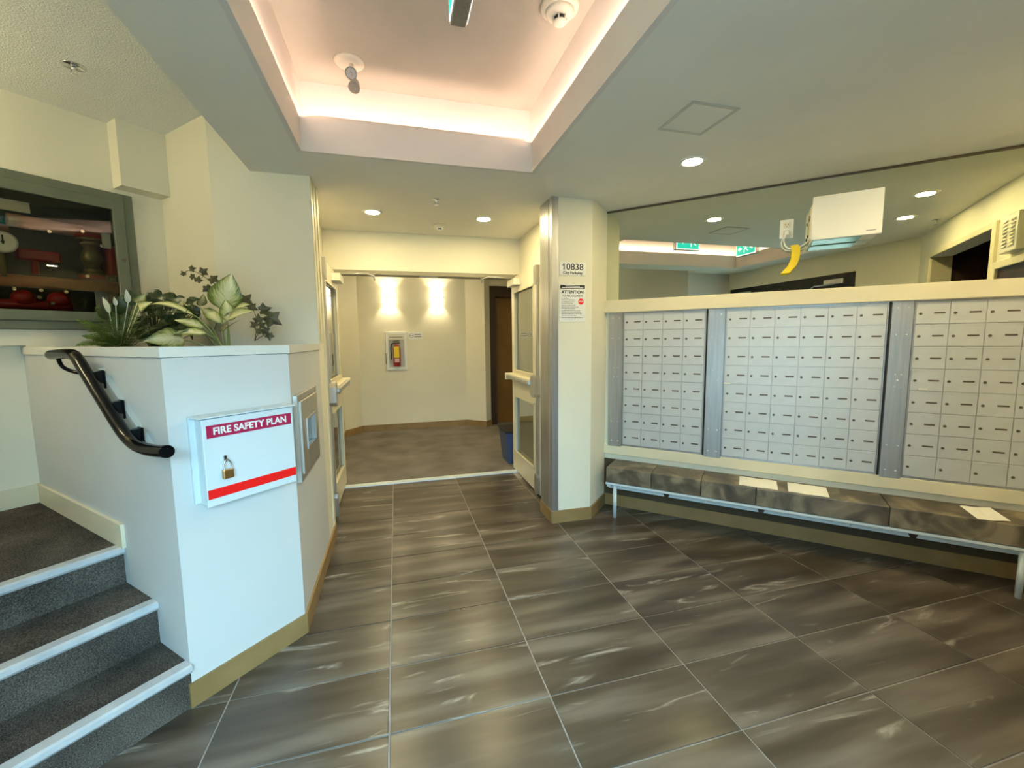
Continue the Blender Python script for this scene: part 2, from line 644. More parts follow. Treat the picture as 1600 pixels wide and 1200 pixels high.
for i in range(-4, 7):
    for j in range(-8, 8):
        x0, x1 = TX + TW * i, TX + TW * (i + 1)
        y1, y0 = TY + TD * (j + 1), TY + TD * j
        y1, y0 = min(y1, 4.25), max(y0, -0.35)
        if y1 - y0 < 0.02:
            continue
        if not any(inside_room(x0 + (x1 - x0) * a / 4, y0 + (y1 - y0) * b / 4) for a in range(5) for b in range(5)):
            continue
        key = (round(x1 - x0, 3), round(y1 - y0, 3))
        g = 0.0029
        if key not in meshes:
            hx, hy = (x1 - x0) / 2 - g, (y1 - y0) / 2 - g
            m_ = MB()
            b_ = [(-hx, -hy), (hx, -hy), (hx, hy), (-hx, hy)]
            ch = 0.0012
            lo = [m_.bm.verts.new((x, y, -0.008)) for x, y in b_]
            mi = [m_.bm.verts.new((x, y, -ch)) for x, y in b_]
            hi = [m_.bm.verts.new((x - math.copysign(ch, x), y - math.copysign(ch, y), 0)) for x, y in b_]
            m_.bm.faces.new(list(reversed(lo)))
            m_.bm.faces.new(hi)
            for k in range(4):
                m_.bm.faces.new((lo[k], lo[(k + 1) % 4], mi[(k + 1) % 4], mi[k]))
                m_.bm.faces.new((mi[k], mi[(k + 1) % 4], hi[(k + 1) % 4], hi[k]))
            meshes[key] = m_.mesh('tile', M['tile'])
        o = bpy.data.objects.new('tile', meshes[key])
        COL.objects.link(o)
        o.parent = fl
        o.location = ((x0 + x1) / 2, (y0 + y1) / 2, 0)

lob = MB().prism([(-0.9, 4.30), (2.6, 4.30), (2.6, 7.2), (-0.9, 7.2)], -0.06, 0.0).build('floor', M['carpet'])
tag(lob, 'grey brown carpet floor of the inner lobby beyond the doors', 'floor', None, 'structure')
th = MB().box(-0.53, 1.21, 4.235, 4.315, -0.02, 0.010, 0.004, 2).build('trim_1', M['whitemetal'])
tag(th, 'white metal threshold strip between tile floor and lobby carpet', 'threshold', None, 'structure')

# ---- planter half wall (stair face, fire-plan face, hall face)
hw = [A.to_2d(), Vector((-0.470, 2.130)), Vector((-0.470, 2.94)), Vector((-1.0, 2.94)), Vector((-1.475, 3.425)), Vector((-1.957, 2.943))]
struct('wall_planter', MB().prism([tuple(p) for p in hw], 0, 1.27), M['wall_white'], 'white painted half wall that carries the planter beside the stairs', 'wall')
rim = MB()
# rim walls round the soil trough
far = (-1.957, 2.943)
rim.prism([tuple(A.to_2d()), tuple(LW(0.0, 0.10).to_2d() - Vector((0.02, -0.02))), (far[0] + 0.0707, far[1] + 0.0707), far], 1.27, 1.345)
rim.prism([tuple(A.to_2d()), (-0.470, 2.130), (-0.57, 2.17), tuple(LW(0.0, 0.10).to_2d() - Vector((0.02, -0.02)))], 1.27, 1.345)
rim.prism([(-0.470, 2.130), (-0.470, 2.94), (-0.57, 2.94), (-0.57, 2.17)], 1.27, 1.345)
struct('wall_planter_rim', rim, M['wall_white'], 'white painted top rim of the planter half wall', 'wall')
cap = MB()
oA = (A.x, A.y - 0.009)
inn = LW(0.0, 0.11).to_2d() - Vector((0.03, -0.03))
cap.prism([oA, tuple(inn), (far[0] + 0.078, far[1] + 0.078), (far[0] - 0.005, far[1] - 0.005)], 1.347, 1.384)
cap.prism([oA, (-0.463, 2.126), (-0.575, 2.175), tuple(inn)], 1.347, 1.384)
cap.prism([(-0.463, 2.126), (-0.463, 2.94), (-0.575, 2.94), (-0.575, 2.175)], 1.347, 1.384)
struct('trim_2', cap, M['capwhite'], 'thin white cap board along the top of the planter half wall', 'trim')

# ---- pillar wall left of the doors, recess, diagonal wall
struct('wall_left_pillar', MB().prism([(-1.0, 2.94), (-0.47, 2.94), (-0.47, 3.19), (-1.0, 3.19)], 0, 2.72), M['wall'], 'cream painted pillar wall behind the plants, left of the doors', 'wall')
struct('wall_left_recess', MB().box(-0.76, -0.60, 3.19, 4.40, 0, 2.42), M['wall'], 'cream wall of the recess behind the open left door', 'wall')
struct('wall_diagonal', MB().prism([(-1.0, 2.95), (-1.0, 3.19), (-1.47, 3.68), (-1.62, 3.57)], 0, 2.72), M['wall'], 'narrow diagonal cream wall behind the ivy', 'wall')

# ---- wall with the sprinkler valve cabinet: frame rot 45, x = (x+y)/sqrt2, plane y-x = 4.82
QK = Vector((-2.41, 2.41, 0))
kw = root('wall_cabinet_side', QK, 45, 'cream wall above the landing holding the valve cabinet', 'wall', None, 'structure')
lowk = MB().box(-0.5, 0.70, 0.055, 0.20, 0.0, 1.395)
lowk.box(0.70, 1.40, 0.0, 0.20, 1.20, 1.395)
lowk.build('lower_wall', M['wall'], kw)
up = MB()
up.box(-0.5, 0.10, 0.0, 0.20, 1.395, 2.72)
up.box(1.215, 1.40, 0.0, 0.20, 1.20, 2.72)
up.box(0.10, 1.215, 0.0, 0.20, 2.30, 2.72)
up.box(0.10, 1.215, 0.0, 0.20, 1.395, 1.48)
up.build('upper_wall', M['wall'], kw)
bk = MB().box(1.137, 1.378, -0.12, 0.0, 2.327, 2.72)
bk.build('bulkhead', M['wall'], kw)

# ---- stair side wall and entry wall (left of and behind the camera; the mirror shows them)
struct('wall_stairs', MB().prism([(-0.98, 0.41), (-3.0, 2.43), (-3.1, 2.33), (-1.08, 0.31)], 0, 2.72), M['wall_white'], 'cream wall on the far side of the stairs', 'wall')
struct('wall_left', MB().box(-1.10, -0.98, -0.5, 0.42, 0, 2.72), M['wall_white'], 'pale wall beside the entrance door, seen in the mirror', 'wall')
wb = MB()
wb.box(-1.10, -0.95, -0.47, -0.35, 0, 2.72)
wb.box(1.0, 1.75, -0.47, -0.35, 0, 2.72)
wb.box(-0.95, 1.0, -0.47, -0.35, 2.15, 2.72)
struct('wall_entrance', wb, M['wall'], 'cream wall around the glazed entrance door, seen in the mirror', 'wall')

# ---- mail wall plane x+y = 4.87 : frame rot -45 at the pillar corner, outward is -y
OM = Vector((1.667, 3.203, 0))
mw = MB().box(-0.02, 2.62, 0.0, 0.14, 0, 2.72).build('wall_mailboxes', M['wall'])
mb_ = MB().box(0.0, 2.50, -0.008, 0.0, 0.095, 0.398).build('trim_8', M['underbench'])  # brown strip whose dark tone includes the shade below the seat
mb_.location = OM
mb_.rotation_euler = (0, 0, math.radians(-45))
tag(mb_, 'brown wall strip under the bench, darkened to suggest its shadow', 'trim', None, 'structure')
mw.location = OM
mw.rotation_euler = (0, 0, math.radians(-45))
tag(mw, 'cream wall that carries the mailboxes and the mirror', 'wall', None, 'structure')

# ---- right wall, x - y = 1.98 : frame rot -135 at the mail wall corner
OR_ = Vector((3.425, 1.445, 0))
rw = root('wall_right', OR_, -135, 'cream diagonal wall with the dark closet opening, seen in the mirror', 'wall', None, 'structure')
m_ = MB()
m_.box(-0.1, 0.905, 0, 0.14, 0, 2.72)
m_.box(2.17, 2.60, 0, 0.14, 0, 2.72)
m_.box(0.905, 2.17, 0, 0.14, 2.14, 2.72)
m_.build('wall_panel', M['wall'], rw)
m_ = MB()
m_.box(0.80, 2.27, 0.9, 0.95, 0, 2.3)
m_.box(0.80, 0.85, 0.14, 0.9, 0, 2.3)
m_.box(2.22, 2.27, 0.14, 0.9, 0, 2.3)
m_.box(0.80, 2.27, 0.14, 0.95, 2.3, 2.34)
m_.build('closet_lining', M['darkbrown'], rw)
m_ = MB()
m_.box(0.849, 0.905, -0.02, 0.145, 0, 2.175, 0.003)
m_.box(2.17, 2.226, -0.02, 0.145, 0, 2.175, 0.003)
m_.box(0.905, 2.17, -0.02, 0.145, 2.13, 2.175, 0.003)
m_.build('door_casing', M['cream'], rw)

# ---- pillar right of the doors
struct('wall_right_pillar', MB().prism([(1.105, 2.95), (1.417, 2.95), (1.67, 3.203), (1.77, 3.303), (1.66, 3.41), (1.24, 3.41), (1.24, 3.20), (1.105, 3.20)], 0, 2.42), M['wall'], 'cream pillar with the address sign, right of the doors', 'wall')
struct('wall_right_recess', MB().box(1.24, 1.40, 3.41, 4.40, 0, 2.42), M['wall'], 'cream wall of the recess behind the open right door', 'wall')
struct('wall_header', MB().box(-0.60, 1.24, 4.25, 4.40, 2.05, 2.42), M['wall'], 'cream wall panel above the double doors', 'wall')

# corner trims
m_ = MB()
m_.prism([(1.100, 2.945), (1.150, 2.945), (1.150, 2.950), (1.105, 2.950), (1.105, 2.995), (1.100, 2.995)], 0.09, 2.40)
m_.prism([(1.098, 3.01), (1.105, 3.01), (1.105, 3.195), (1.098, 3.195)], 0.09, 2.40)
for z in (0.55, 1.1, 1.62, 2.2):
    m_.cyl((1.127, 2.945, z), (1.127, 2.942, z), 0.004, seg=8)
struct('trim_3', m_, M['alu'], 'aluminium corner guard on the right pillar', 'corner guard')
m_ = MB()
m_.prism([(-0.470, 2.936), (-0.464, 2.936), (-0.464, 2.99), (-0.470, 2.99)], 1.376, 2.40)
m_.prism([(-0.470, 3.13), (-0.464, 3.13), (-0.464, 3.193), (-0.470, 3.193)], 0.10, 2.40)
m_.prism([(-0.470, 3.03), (-0.465, 3.03), (-0.465, 3.08), (-0.470, 3.08)], 1.40, 2.40)
struct('trim_4', m_, M['cream'], 'cream corner guard strips at the end of the left pillar', 'corner guard')

# ---- lobby behind the doors
struct('wall_lobby_left', MB().box(-0.90, -0.76, 4.40, 6.62, 0, 2.42), M['wall'], 'cream left wall of the lobby', 'wall')
struct('wall_lobby_back', MB().prism([(-0.76, 6.60), (-0.535, 6.90), (1.10, 6.90), (1.364, 6.665), (1.475, 6.79), (1.475, 7.1), (-0.9, 7.1), (-0.9, 6.60)], 0, 2.42), M['wall'], 'cream back wall of the lobby with two sconces', 'wall')
struct('wall_lobby_front', MB().box(1.24, 2.55, 4.40, 4.50, 0, 2.42).box(-0.9, -0.60, 4.40, 4.50, 0, 2.42), M['wall'], 'cream lobby wall on either side of the doors', 'wall')
struct('wall_lobby_right', MB().box(2.45, 2.55, 4.50, 7.1, 0, 2.42), M['wall'], 'cream right wall of the lobby', 'wall')
struct('wall_elevator', MB().box(1.475, 2.45, 6.83, 7.1, 2.26, 2.42).box(2.39, 2.45, 6.83, 7.1, 0, 2.26), M['wall'], 'cream wall above the brown elevator entrance', 'wall')

# ---- ceilings
m_ = MB()
HX0, HX1, HY0, HY1 = -0.446, 0.835, 0.02, 2.575
CX0, CX1, EY0, EY1 = -0.79, 3.75, -0.5, 4.42
for (a, b, c, d) in ((CX0, HX0, EY0, 2.95), (HX1, CX1, EY0, EY1), (HX0, HX1, EY0, HY0), (HX0, HX1, HY1, EY1), (CX0, HX0, 2.95, EY1)):
    m_.box(a, b, c, d, ZC, 2.555)
m_.box(-1.10, CX0, -0.5, 0.42, ZC, 2.555)
struct('ceiling', m_, M['ceil'], 'dropped grey cream ceiling around the lit cove', 'ceiling')
UX0, UX1, UY0, UY1 = -0.480, 0.915, -0.06, 2.86
m_ = MB()
for (a, b, c, d) in ((CX0, UX0, EY0, EY1), (UX1, CX1, EY0, EY1), (UX0, UX1, EY0, UY0), (UX0, UX1, UY1, EY1)):
    m_.box(a, b, c, d, 2.556, 2.92)
struct('ceiling_cove_side', m_, M['cove'], 'inner sides of the ceiling cove washed by strip light', 'cove')
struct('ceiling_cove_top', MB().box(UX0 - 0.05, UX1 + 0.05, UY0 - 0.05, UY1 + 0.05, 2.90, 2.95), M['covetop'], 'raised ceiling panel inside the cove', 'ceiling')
# the pale lip round the cove opening
m_ = MB()
e = 0.004
m_.box(HX0 - 0.02, HX0 + e, HY0, HY1, ZC - 0.001, 2.572)
m_.box(HX1 - e, HX1 + 0.02, HY0, HY1, ZC - 0.001, 2.572)
m_.box(HX0 - 0.02, HX1 + 0.02, HY1 - e, HY1 + 0.02, ZC - 0.001, 2.572)
m_.box(HX0 - 0.02, HX1 + 0.02, HY0 - 0.02, HY0 + e, ZC - 0.001, 2.572)
struct('trim_5', m_, M['cove'], 'pale fascia lip around the ceiling cove opening', 'trim')
m_ = MB().box(HX0, HX1, 2.70, 2.715, 2.556, 2.645)
struct('trim_6', m_, M['cove'], 'inner valance in front of the far cove strip light', 'trim')
struct('ceiling_stairs', MB().prism([(-0.80, -0.5), (-0.80, 3.3), (-1.6, 3.8), (-3.4, 2.5), (-1.2, -0.5)], 2.70, 2.76), M['popcorn'], 'higher textured ceiling above the stairs', 'ceiling')
struct('ceiling_lobby', MB().box(-0.9, 2.6, 4.40, 7.2, 2.40, 2.46), M['ceil'], 'lobby ceiling beyond the doors', 'ceiling')

# cove strip lights (real strips lying in the trough behind the lip)
PINK = (1.0, 0.70, 0.54)
for loc, rot, sx, sy, pw in (((UX0 + 0.030, 1.4, 2.600), (0, math.radians(90 + 36), 0), 0.014, 2.75, 15.0),
                         ((HX1 + 0.022, 1.4, 2.600), (0, math.radians(-90 - 36), 0), 0.02, 2.75, 17.0),
                         ((0.2, 2.725, 2.650), (math.radians(90 + 25), 0, 0), 1.28, 0.014, 6.0),
                         ((0.2, HY0 - 0.022, 2.60), (math.radians(-90 - 20), 0, 0), 1.3, 0.02, 4.0)):
    area('cove_strip_light', loc, rot, sx, sy, pw * P_COVE, PINK)

# ---- baseboards


def strip(name, pts, z0, z1, th, mat, label):
    m2 = MB()
    for p, q in zip(pts, pts[1:]):
        p, q = Vector(p), Vector(q)
        d = (q - p).normalized()
        n = Vector((d.y, -d.x)) * th
        e2 = d * th * 0.4
        m2.prism([tuple(p - e2), tuple(p + n - e2), tuple(q + n + e2), tuple(q + e2)], z0, z1)
    return struct(name, m2, mat, label, 'baseboard')


strip('baseboard_planter', [(-0.812, 1.788), (-0.470, 2.130), (-0.470, 3.193)], 0, 0.095, 0.012, M['base'], 'scuffed brown baseboard under the fire plan box')
strip('baseboard_pillar', [(1.105, 3.20), (1.105, 2.95), (1.417, 2.95), (1.667, 3.20)], 0, 0.095, 0.012, M['base'], 'brown baseboard around the address pillar')
strip('baseboard_mailboxes', [(1.667, 3.203), (3.425, 1.445)], 0, 0.095, 0.012, M['base'], 'brown baseboard under the long bench')
strip('baseboard_lobby', [(-0.76, 4.5), (-0.76, 6.60), (-0.535, 6.90), (1.10, 6.90), (1.364, 6.665), (1.475, 6.79)], 0, 0.095, 0.012, M['base'], 'brown baseboard along the lobby walls')
pA, pB = LW(-1.62, 0), LW(-0.50, 0)
strip('baseboard_landing', [(-2.9, 2.0), tuple(LW(-1.622, 0).to_2d()), tuple(LW(-0.50, 0).to_2d())], 0.52, 0.625, 0.013, M['cream'], 'cream baseboard around the stair landing')

# ---- entrance door behind the camera (real, shown by the mirror, lets the daylight in)
dr = root('door_1', (0.025, -0.41, 0), 0, 'black framed glazed entrance door, seen in the mirror', 'door', None, 'structure')
m_ = MB()
m_.box(-0.975, -0.925, -0.05, 0.05, 0, 2.15)
m_.box(0.925, 0.975, -0.05, 0.05, 0, 2.15)
m_.box(-0.925, 0.925, -0.05, 0.05, 1.985, 2.15)
m_.build('door_frame', M['dark'], dr)
for sgn in (-1, 1):
    a, b = (-0.922, -0.003) if sgn < 0 else (0.003, 0.922)
    l = MB()
    l.box(a, a + 0.05, -0.022, 0.022, 0.01, 1.98)
    l.box(b - 0.05, b, -0.022, 0.022, 0.01, 1.98)
    l.box(a, b, -0.022, 0.022, 0.01, 0.14)
    l.box(a, b, -0.022, 0.022, 1.94, 1.98)
    lf = l.build('door_leaf', M['dark'], dr)
    MB().box(a + 0.05, b - 0.05, -0.004, 0.004, 0.14, 1.94).build('pane', M['glass'], lf)
    MB().tube([(b - 0.09 if sgn < 0 else a + 0.09, 0.022, 0.9), (b - 0.09 if sgn < 0 else a + 0.09, 0.07, 0.92), (b - 0.09 if sgn < 0 else a + 0.09, 0.07, 1.2), (b - 0.09 if sgn < 0 else a + 0.09, 0.022, 1.22)], 0.011, 8, 3).build('pull_handle', M['chrome'], lf)
for x in (-0.78, 0.62):
    c = MB().box(x - 0.02, x + 0.22, 0.022, 0.08, 2.03, 2.09, 0.004)
    c.tube([(x + 0.1, 0.08, 2.03), (x - 0.08, 0.16, 2.02), (x - 0.22, 0.07, 1.99)], 0.007, 8, 1)
    c.build('door_closer', M['alu'], dr)

# ================================================================== STAIRS
st = root('staircase', A, -45, 'short carpeted staircase with three pale nosings beside the half wall', 'stairs', None, 'structure')
SX = [0.0, -0.245, -0.532]      # riser planes
SZ = [0.174, 0.352, 0.518]
WD = -1.10
m_ = None
for k in range(3):
    x1 = SX[k]
    x0 = SX[k + 1] if k < 2 else -1.68
    z0 = SZ[k - 1] if k else 0.0
    if k == 2:
        t_ = MB().box(x0, x1, WD, 0.0, z0, SZ[k]).build('landing', M['stair_carpet'], st)
    else:
        t_ = MB().box(x0 - (0.0), x1, WD, 0.0, 0 if k == 0 else z0, SZ[k]).build('carpeted_step', M['stair_carpet'], st)
    nz = MB()
    z = SZ[k]
    # bull-nosed strip with ribs on top
    prof = [(x1 - 0.030, z + 0.004), (x1 + 0.012, z + 0.004), (x1 + 0.020, z - 0.002), (x1 + 0.021, z - 0.020), (x1 + 0.014, z - 0.030), (x1 + 0.001, z - 0.032), (x1 + 0.001, z), (x1 - 0.030, z)]
    nz.extr(prof, 'y', WD, -0.001)
    nz.build('nosing', M['nosing'], st)
# solid fill below the steps
MB().box(-1.68, SX[1], WD, 0, 0.0, SZ[0]).box(-1.68, SX[2], WD, 0, SZ[0], SZ[1]).build('stair_base', M['stair_carpet'], st)

# ---- handrail on the stair face
hr = root('handrail', A, -45, 'glossy black tubular handrail on the half wall beside the stairs', 'handrail')
yo = -0.065
rail = [(-0.885, yo, 1.352), (-0.76, yo, 1.356), (-0.66, yo, 1.357), (-0.60, yo, 1.352), (-0.555, yo, 1.328), (-0.50, yo, 1.288), (-0.36, yo, 1.188), (-0.24, yo, 1.104), (-0.17, yo, 1.062), (-0.10, yo, 1.037), (-0.02, yo, 1.029), (0.07, yo, 1.032), (0.155, yo, 1.040)]
rb = MB().tube(rail, 0.0215, 16, 5).build('rail_tube', M['black'], hr)
MB().tube([(-0.80, yo, 1.335), (-0.775, yo + 0.005, 1.30), (-0.73, yo + 0.03, 1.277), (-0.68, yo + 0.055, 1.275), (-0.62, -0.018, 1.272)], 0.008, 10, 4).build('end_loop', M['black'], hr)
pl = MB().extr([(-0.62, 1.262), (-0.575, 1.298), (-0.525, 1.298), (-0.10, 1.005), (-0.16, 0.985), (-0.20, 0.985)], 'y', -0.018, 0.0)
pl.build('mounting_board', M['fleshcart'], hr)
for x, z in ((-0.475, 1.262), (-0.315, 1.150), (-0.165, 1.055)):
    b = MB()
    b.box(x - 0.022, x + 0.022, -0.026, -0.018, z - 0.045, z + 0.030, 0.003)
    b.extr([(-0.026, z + 0.028), (-0.055, z + 0.022), (-0.072, z - 0.002), (-0.072, z - 0.018), (-0.050, z - 0.010), (-0.026, z - 0.025)], 'x', x - 0.012, x + 0.012)
    b.build('bracket', M['black'], hr)

# ================================================================== FIRE SAFETY PLAN BOX
fb = root('fire_plan_box', A, 45, 'white metal box lettered FIRE SAFETY PLAN with red stripe', 'wall box')
MB().box(0.060, 0.430, -0.014, 0.0, 0.785, 1.122, 0.002).box(0.080, 0.428, -0.055, -0.010, 0.780, 1.112, 0.003).build('body', M['whitemetal'], fb)
MB().box(0.078, 0.436, -0.068, -0.056, 0.776, 1.113, 0.003, 2).build('door', M['whitemetal'], fb)
MB().extr([(0.0, 1.124), (-0.050, 1.124), (-0.078, 1.121), (-0.078, 1.117), (0.0, 1.117)], 'x', 0.062, 0.445).build('lid', M['whitemetal'], fb)
MB().box(0.092, 0.426, -0.0695, -0.068, 1.040, 1.088).build('label_plate', M['magenta'], fb)
text('lettering', 'FIRE SAFETY PLAN', 0.0375, M['white'], fb, (0.259, -0.0703, 1.0635), bold=0.0011, sx=0.955)
MB().box(0.081, 0.434, -0.0695, -0.068, 0.807, 0.843).build('red_stripe', M['red'], fb)
MB().box(0.140, 0.152, -0.080, -0.068, 0.940, 0.966, 0.002).build('hasp', M['chrome'], fb)
pk = root('padlock', fb.matrix_basis @ Vector((0, 0, 0)), 45, 'small brass padlock hanging from the fire plan box', 'padlock')
pk.location = A
MB().box(0.130, 0.168, -0.090, -0.074, 0.876, 0.911, 0.003, 2).build('lock_body', M['brass'], pk)
MB().tube([(0.1365, -0.082, 0.905), (0.1365, -0.082, 0.932), (0.142, -0.082, 0.945), (0.149, -0.082, 0.949), (0.156, -0.082, 0.945), (0.1615, -0.082, 0.932), (0.1615, -0.082, 0.905)], 0.0032, 8, 4).build('shackle', M['chrome'], pk)

# ---- steel cabinet on the hall face of the half wall, x = -0.47 (frame rot 90: x = +Y, outward -y = +X)
sc = root('steel_wall_cabinet', (-0.47, 0, 0), 90, 'stainless wall cabinet with small window beside the fire plan box', 'wall cabinet')
y0, y1, z0, z1 = 2.150, 2.640, 0.735, 1.150


def ring(x0, x1, z0, z1, t, ya, yb, bev=0.0):
    m3 = MB()
    m3.box(x0, x0 + t, ya, yb, z0, z1, bev)
    m3.box(x1 - t, x1, ya, yb, z0, z1, bev)
    m3.box(x0 + t, x1 - t, ya, yb, z1 - t, z1, bev)
    m3.box(x0 + t, x1 - t, ya, yb, z0, z0 + t, bev)
    return m3


ring(y0, y1, z0, z1, 0.030, -0.022, 0.0, 0.002).build('frame', M['steel'], sc)
sd = ring(y0 + 0.032, y1 - 0.032, z0 + 0.032, z1 - 0.032, 0.105, -0.030, -0.002, 0.002).build('door', M['steel'], sc)
ring(y0 + 0.130, y1 - 0.130, z0 + 0.130, z1 - 0.130, 0.010, -0.034, -0.026).build('window_bead', M['alu'], sd)
MB().box(y0 + 0.137, y1 - 0.137, -0.010, -0.006, z0 + 0.137, z1 - 0.137).build('window_glass', base_mat('smoky_glass', (0.07, 0.08, 0.08), 0.22, 0.0, 0.12)[0], sd)

# ================================================================== VALVE CABINET
vc = root('valve_cabinet', QK, 45, 'grey green glass fronted cabinet of red sprinkler pipes and gauge', 'cabinet')
ring(0.10, 1.215, 1.482, 2.298, 0.045, -0.022, 0.02, 0.002).build('frame', M['greengrey'], vc)
cdv = ring(0.147, 1.168, 1.528, 2.252, 0.055, -0.030, 0.0, 0.002).build('door', M['greengrey'], vc)
MB().box(0.200, 1.115, -0.012, -0.008, 1.580, 2.200).build('pane', M['glass_cab'], cdv)
MB().cyl((1.145, -0.030, 1.905), (1.145, -0.034, 1.905), 0.011, seg=14).box(1.135, 1.155, -0.036, -0.033, 1.901, 1.909).build('lock', M['slot'], cdv)
m_ = MB()
m_.box(0.12, 1.20, 0.26, 0.27, 1.49, 2.29)
m_.box(0.12, 0.13, 0.0, 0.26, 1.49, 2.29)
m_.box(1.19, 1.20, 0.0, 0.26, 1.49, 2.29)
m_.box(0.12, 1.20, 0.0, 0.26, 1.482, 1.49)
m_.box(0.12, 1.20, 0.0, 0.26, 2.29, 2.298)
m_.build('back_box', M['cabin'], vc)
MB().cyl((0.13, 0.16, 1.745), (1.19, 0.16, 1.755), 0.034, seg=18).build('main_pipe', M['pipeorange'], vc).__setitem__('label', 'orange horizontal pipe')
MB().cyl((0.72, 0.15, 2.075), (1.10, 0.15, 2.070), 0.036, seg=18).cyl((0.13, 0.15, 2.03), (0.72, 0.15, 2.03), 0.018, seg=12).build('upper_pipe', M['pipepink'], vc).__setitem__('label', 'pale pink upper pipe')
MB().box(0.735, 0.905, 0.10, 0.18, 1.862, 1.925, 0.012, 2).cyl((0.80, 0.14, 1.79), (0.80, 0.14, 1.87), 0.016).build('flow_switch', M['pipered'], vc).__setitem__('label', 'red flow switch housing')
vv = MB()
vv.cyl((1.045, 0.14, 1.80), (1.045, 0.14, 2.04), 0.033)
for z in (1.815, 1.84, 2.00, 2.025):
    vv.cyl((1.045, 0.14, z - 0.008), (1.045, 0.14, z + 0.008), 0.062 if z in (1.815, 2.025) else 0.045, seg=8)
vv.ball((1.045, 0.14, 1.92), 0.05, 1.1)
vv.build('valve_body', M['bronze'], vc)
m_ = MB()
for z in (1.80, 2.045):
    m_.cyl((1.045, 0.14, z - 0.012), (1.045, 0.14, z + 0.012), 0.068, seg=18)
m_.box(1.11, 1.16, 0.08, 0.2, 1.82, 2.0, 0.01, 2)
m_.build('flange', M['pipered'], vc)
g = MB().cyl((0.675, 0.055, 1.937), (0.675, 0.090, 1.937), 0.052, seg=28).build('gauge', M['white'], vc)
MB().cyl((0.675, 0.050, 1.937), (0.675, 0.055, 1.937), 0.056, 0.056, 28).build('gauge_rim', M['alu'], g)
MB().cyl((0.675, 0.0485, 1.937), (0.675, 0.050, 1.937), 0.048, seg=28).build('dial_face', M['white'], g)
MB().box(0.672, 0.678, 0.046, 0.0485, 1.925, 1.972).cyl((0.675, 0.046, 1.937), (0.675, 0.0485, 1.937), 0.007).build('needle', M['ink'], g)
MB().cyl((0.675, 0.10, 1.76), (0.675, 0.10, 1.90), 0.011, seg=10).build('gauge_stem', M['bronze'], vc)
m_ = MB()
for x in (0.60, 0.74, 0.88):
    m_.ball((x, 0.13, 1.655), 0.05, 0.9)
m_.cyl((0.5, 0.13, 1.62), (0.93, 0.13, 1.62), 0.026)
m_.build('lower_valves', M['pipered'], vc)
MB().box(0.66, 0.800, 0.10, 0.105, 2.115, 2.172).box(1.085, 1.125, 0.08, 0.085, 1.98, 2.07).box(1.06, 1.12, 0.20, 0.205, 1.62, 1.76).build('instruction_tags', M['paper'], vc)
m_ = MB()
for x, z in ((0.60, 1.79), (0.80, 1.70), (1.00, 1.80), (1.09, 1.80), (0.90, 1.70), (0.86, 2.03), (1.00, 2.06), (1.08, 1.99), (0.70, 1.70), (0.62, 1.69), (0.79, 1.66), (0.84, 1.63)):
    m_.cyl((x, 0.075, z), (x, 0.10, z), 0.009, seg=8)
m_.build('bolts', M['chrome'], vc)

# ================================================================== MAILBOXES  (frame rot -45 at OM)
rest = dict(mail=-45)


def mroot(name, s, label, cat, group=None):
    p = OM + Vector((S45, -S45, 0)) * s
    return root(name, p, -45, label, cat, group)


ld = mroot('ledge_board', 0, 'cream ledge board between the mailboxes and the mirror', 'trim board')
MB().box(0.0, 2.50, -0.045, 0.0, 1.602, 1.700, 0.003).build('board', M['cream'], ld)
ld['kind'] = 'structure'
ld = mroot('lower_board', 0, 'cream board running below the mailboxes above the bench', 'trim board')
MB().box(0.0, 2.50, -0.022, 0.0, 0.442, 0.522, 0.003).build('board', M['cream'], ld)
ld['kind'] = 'structure'

# one door with lock and name slot, meshes shared
dw, dh = 0.1455, 0.1310
door_me = {}


def box_door_mesh(w_):
    k = round(w_, 4)
    if k not in door_me:
        m4 = MB().box(0.0012, w_ - 0.0012, -0.006, 0.0, 0.0012, dh - 0.0012, 0.0012)
        # folded lip along the top edge of each door
        m4.box(0.003, w_ - 0.003, -0.0085, -0.006, dh - 0.010, dh - 0.005)
        door_me[k] = m4.mesh('mailbox_door', M['box_alu'])
    return door_me[k]


lock_me = MB().cyl((0, 0, 0), (0, -0.006, 0), 0.0078, 0.007, 12).box(-0.0012, 0.0012, -0.0068, -0.0055, -0.004, 0.004).mesh('lock', M['slot'])
ms = MB()
pr_ = []
for k in range(9):
    a = PI / 2 + PI * k / 8
    pr_.append((-0.0205 + 0.0048 * math.cos(a), 0.0048 * math.sin(a)))
for k in range(9):
    a = -PI / 2 + PI * k / 8
    pr_.append((0.0205 + 0.0048 * math.cos(a), 0.0048 * math.sin(a)))
ms.extr(pr_, 'y', 0.0, -0.0015)
slot_me = ms.mesh('name_slot', M['slot'])


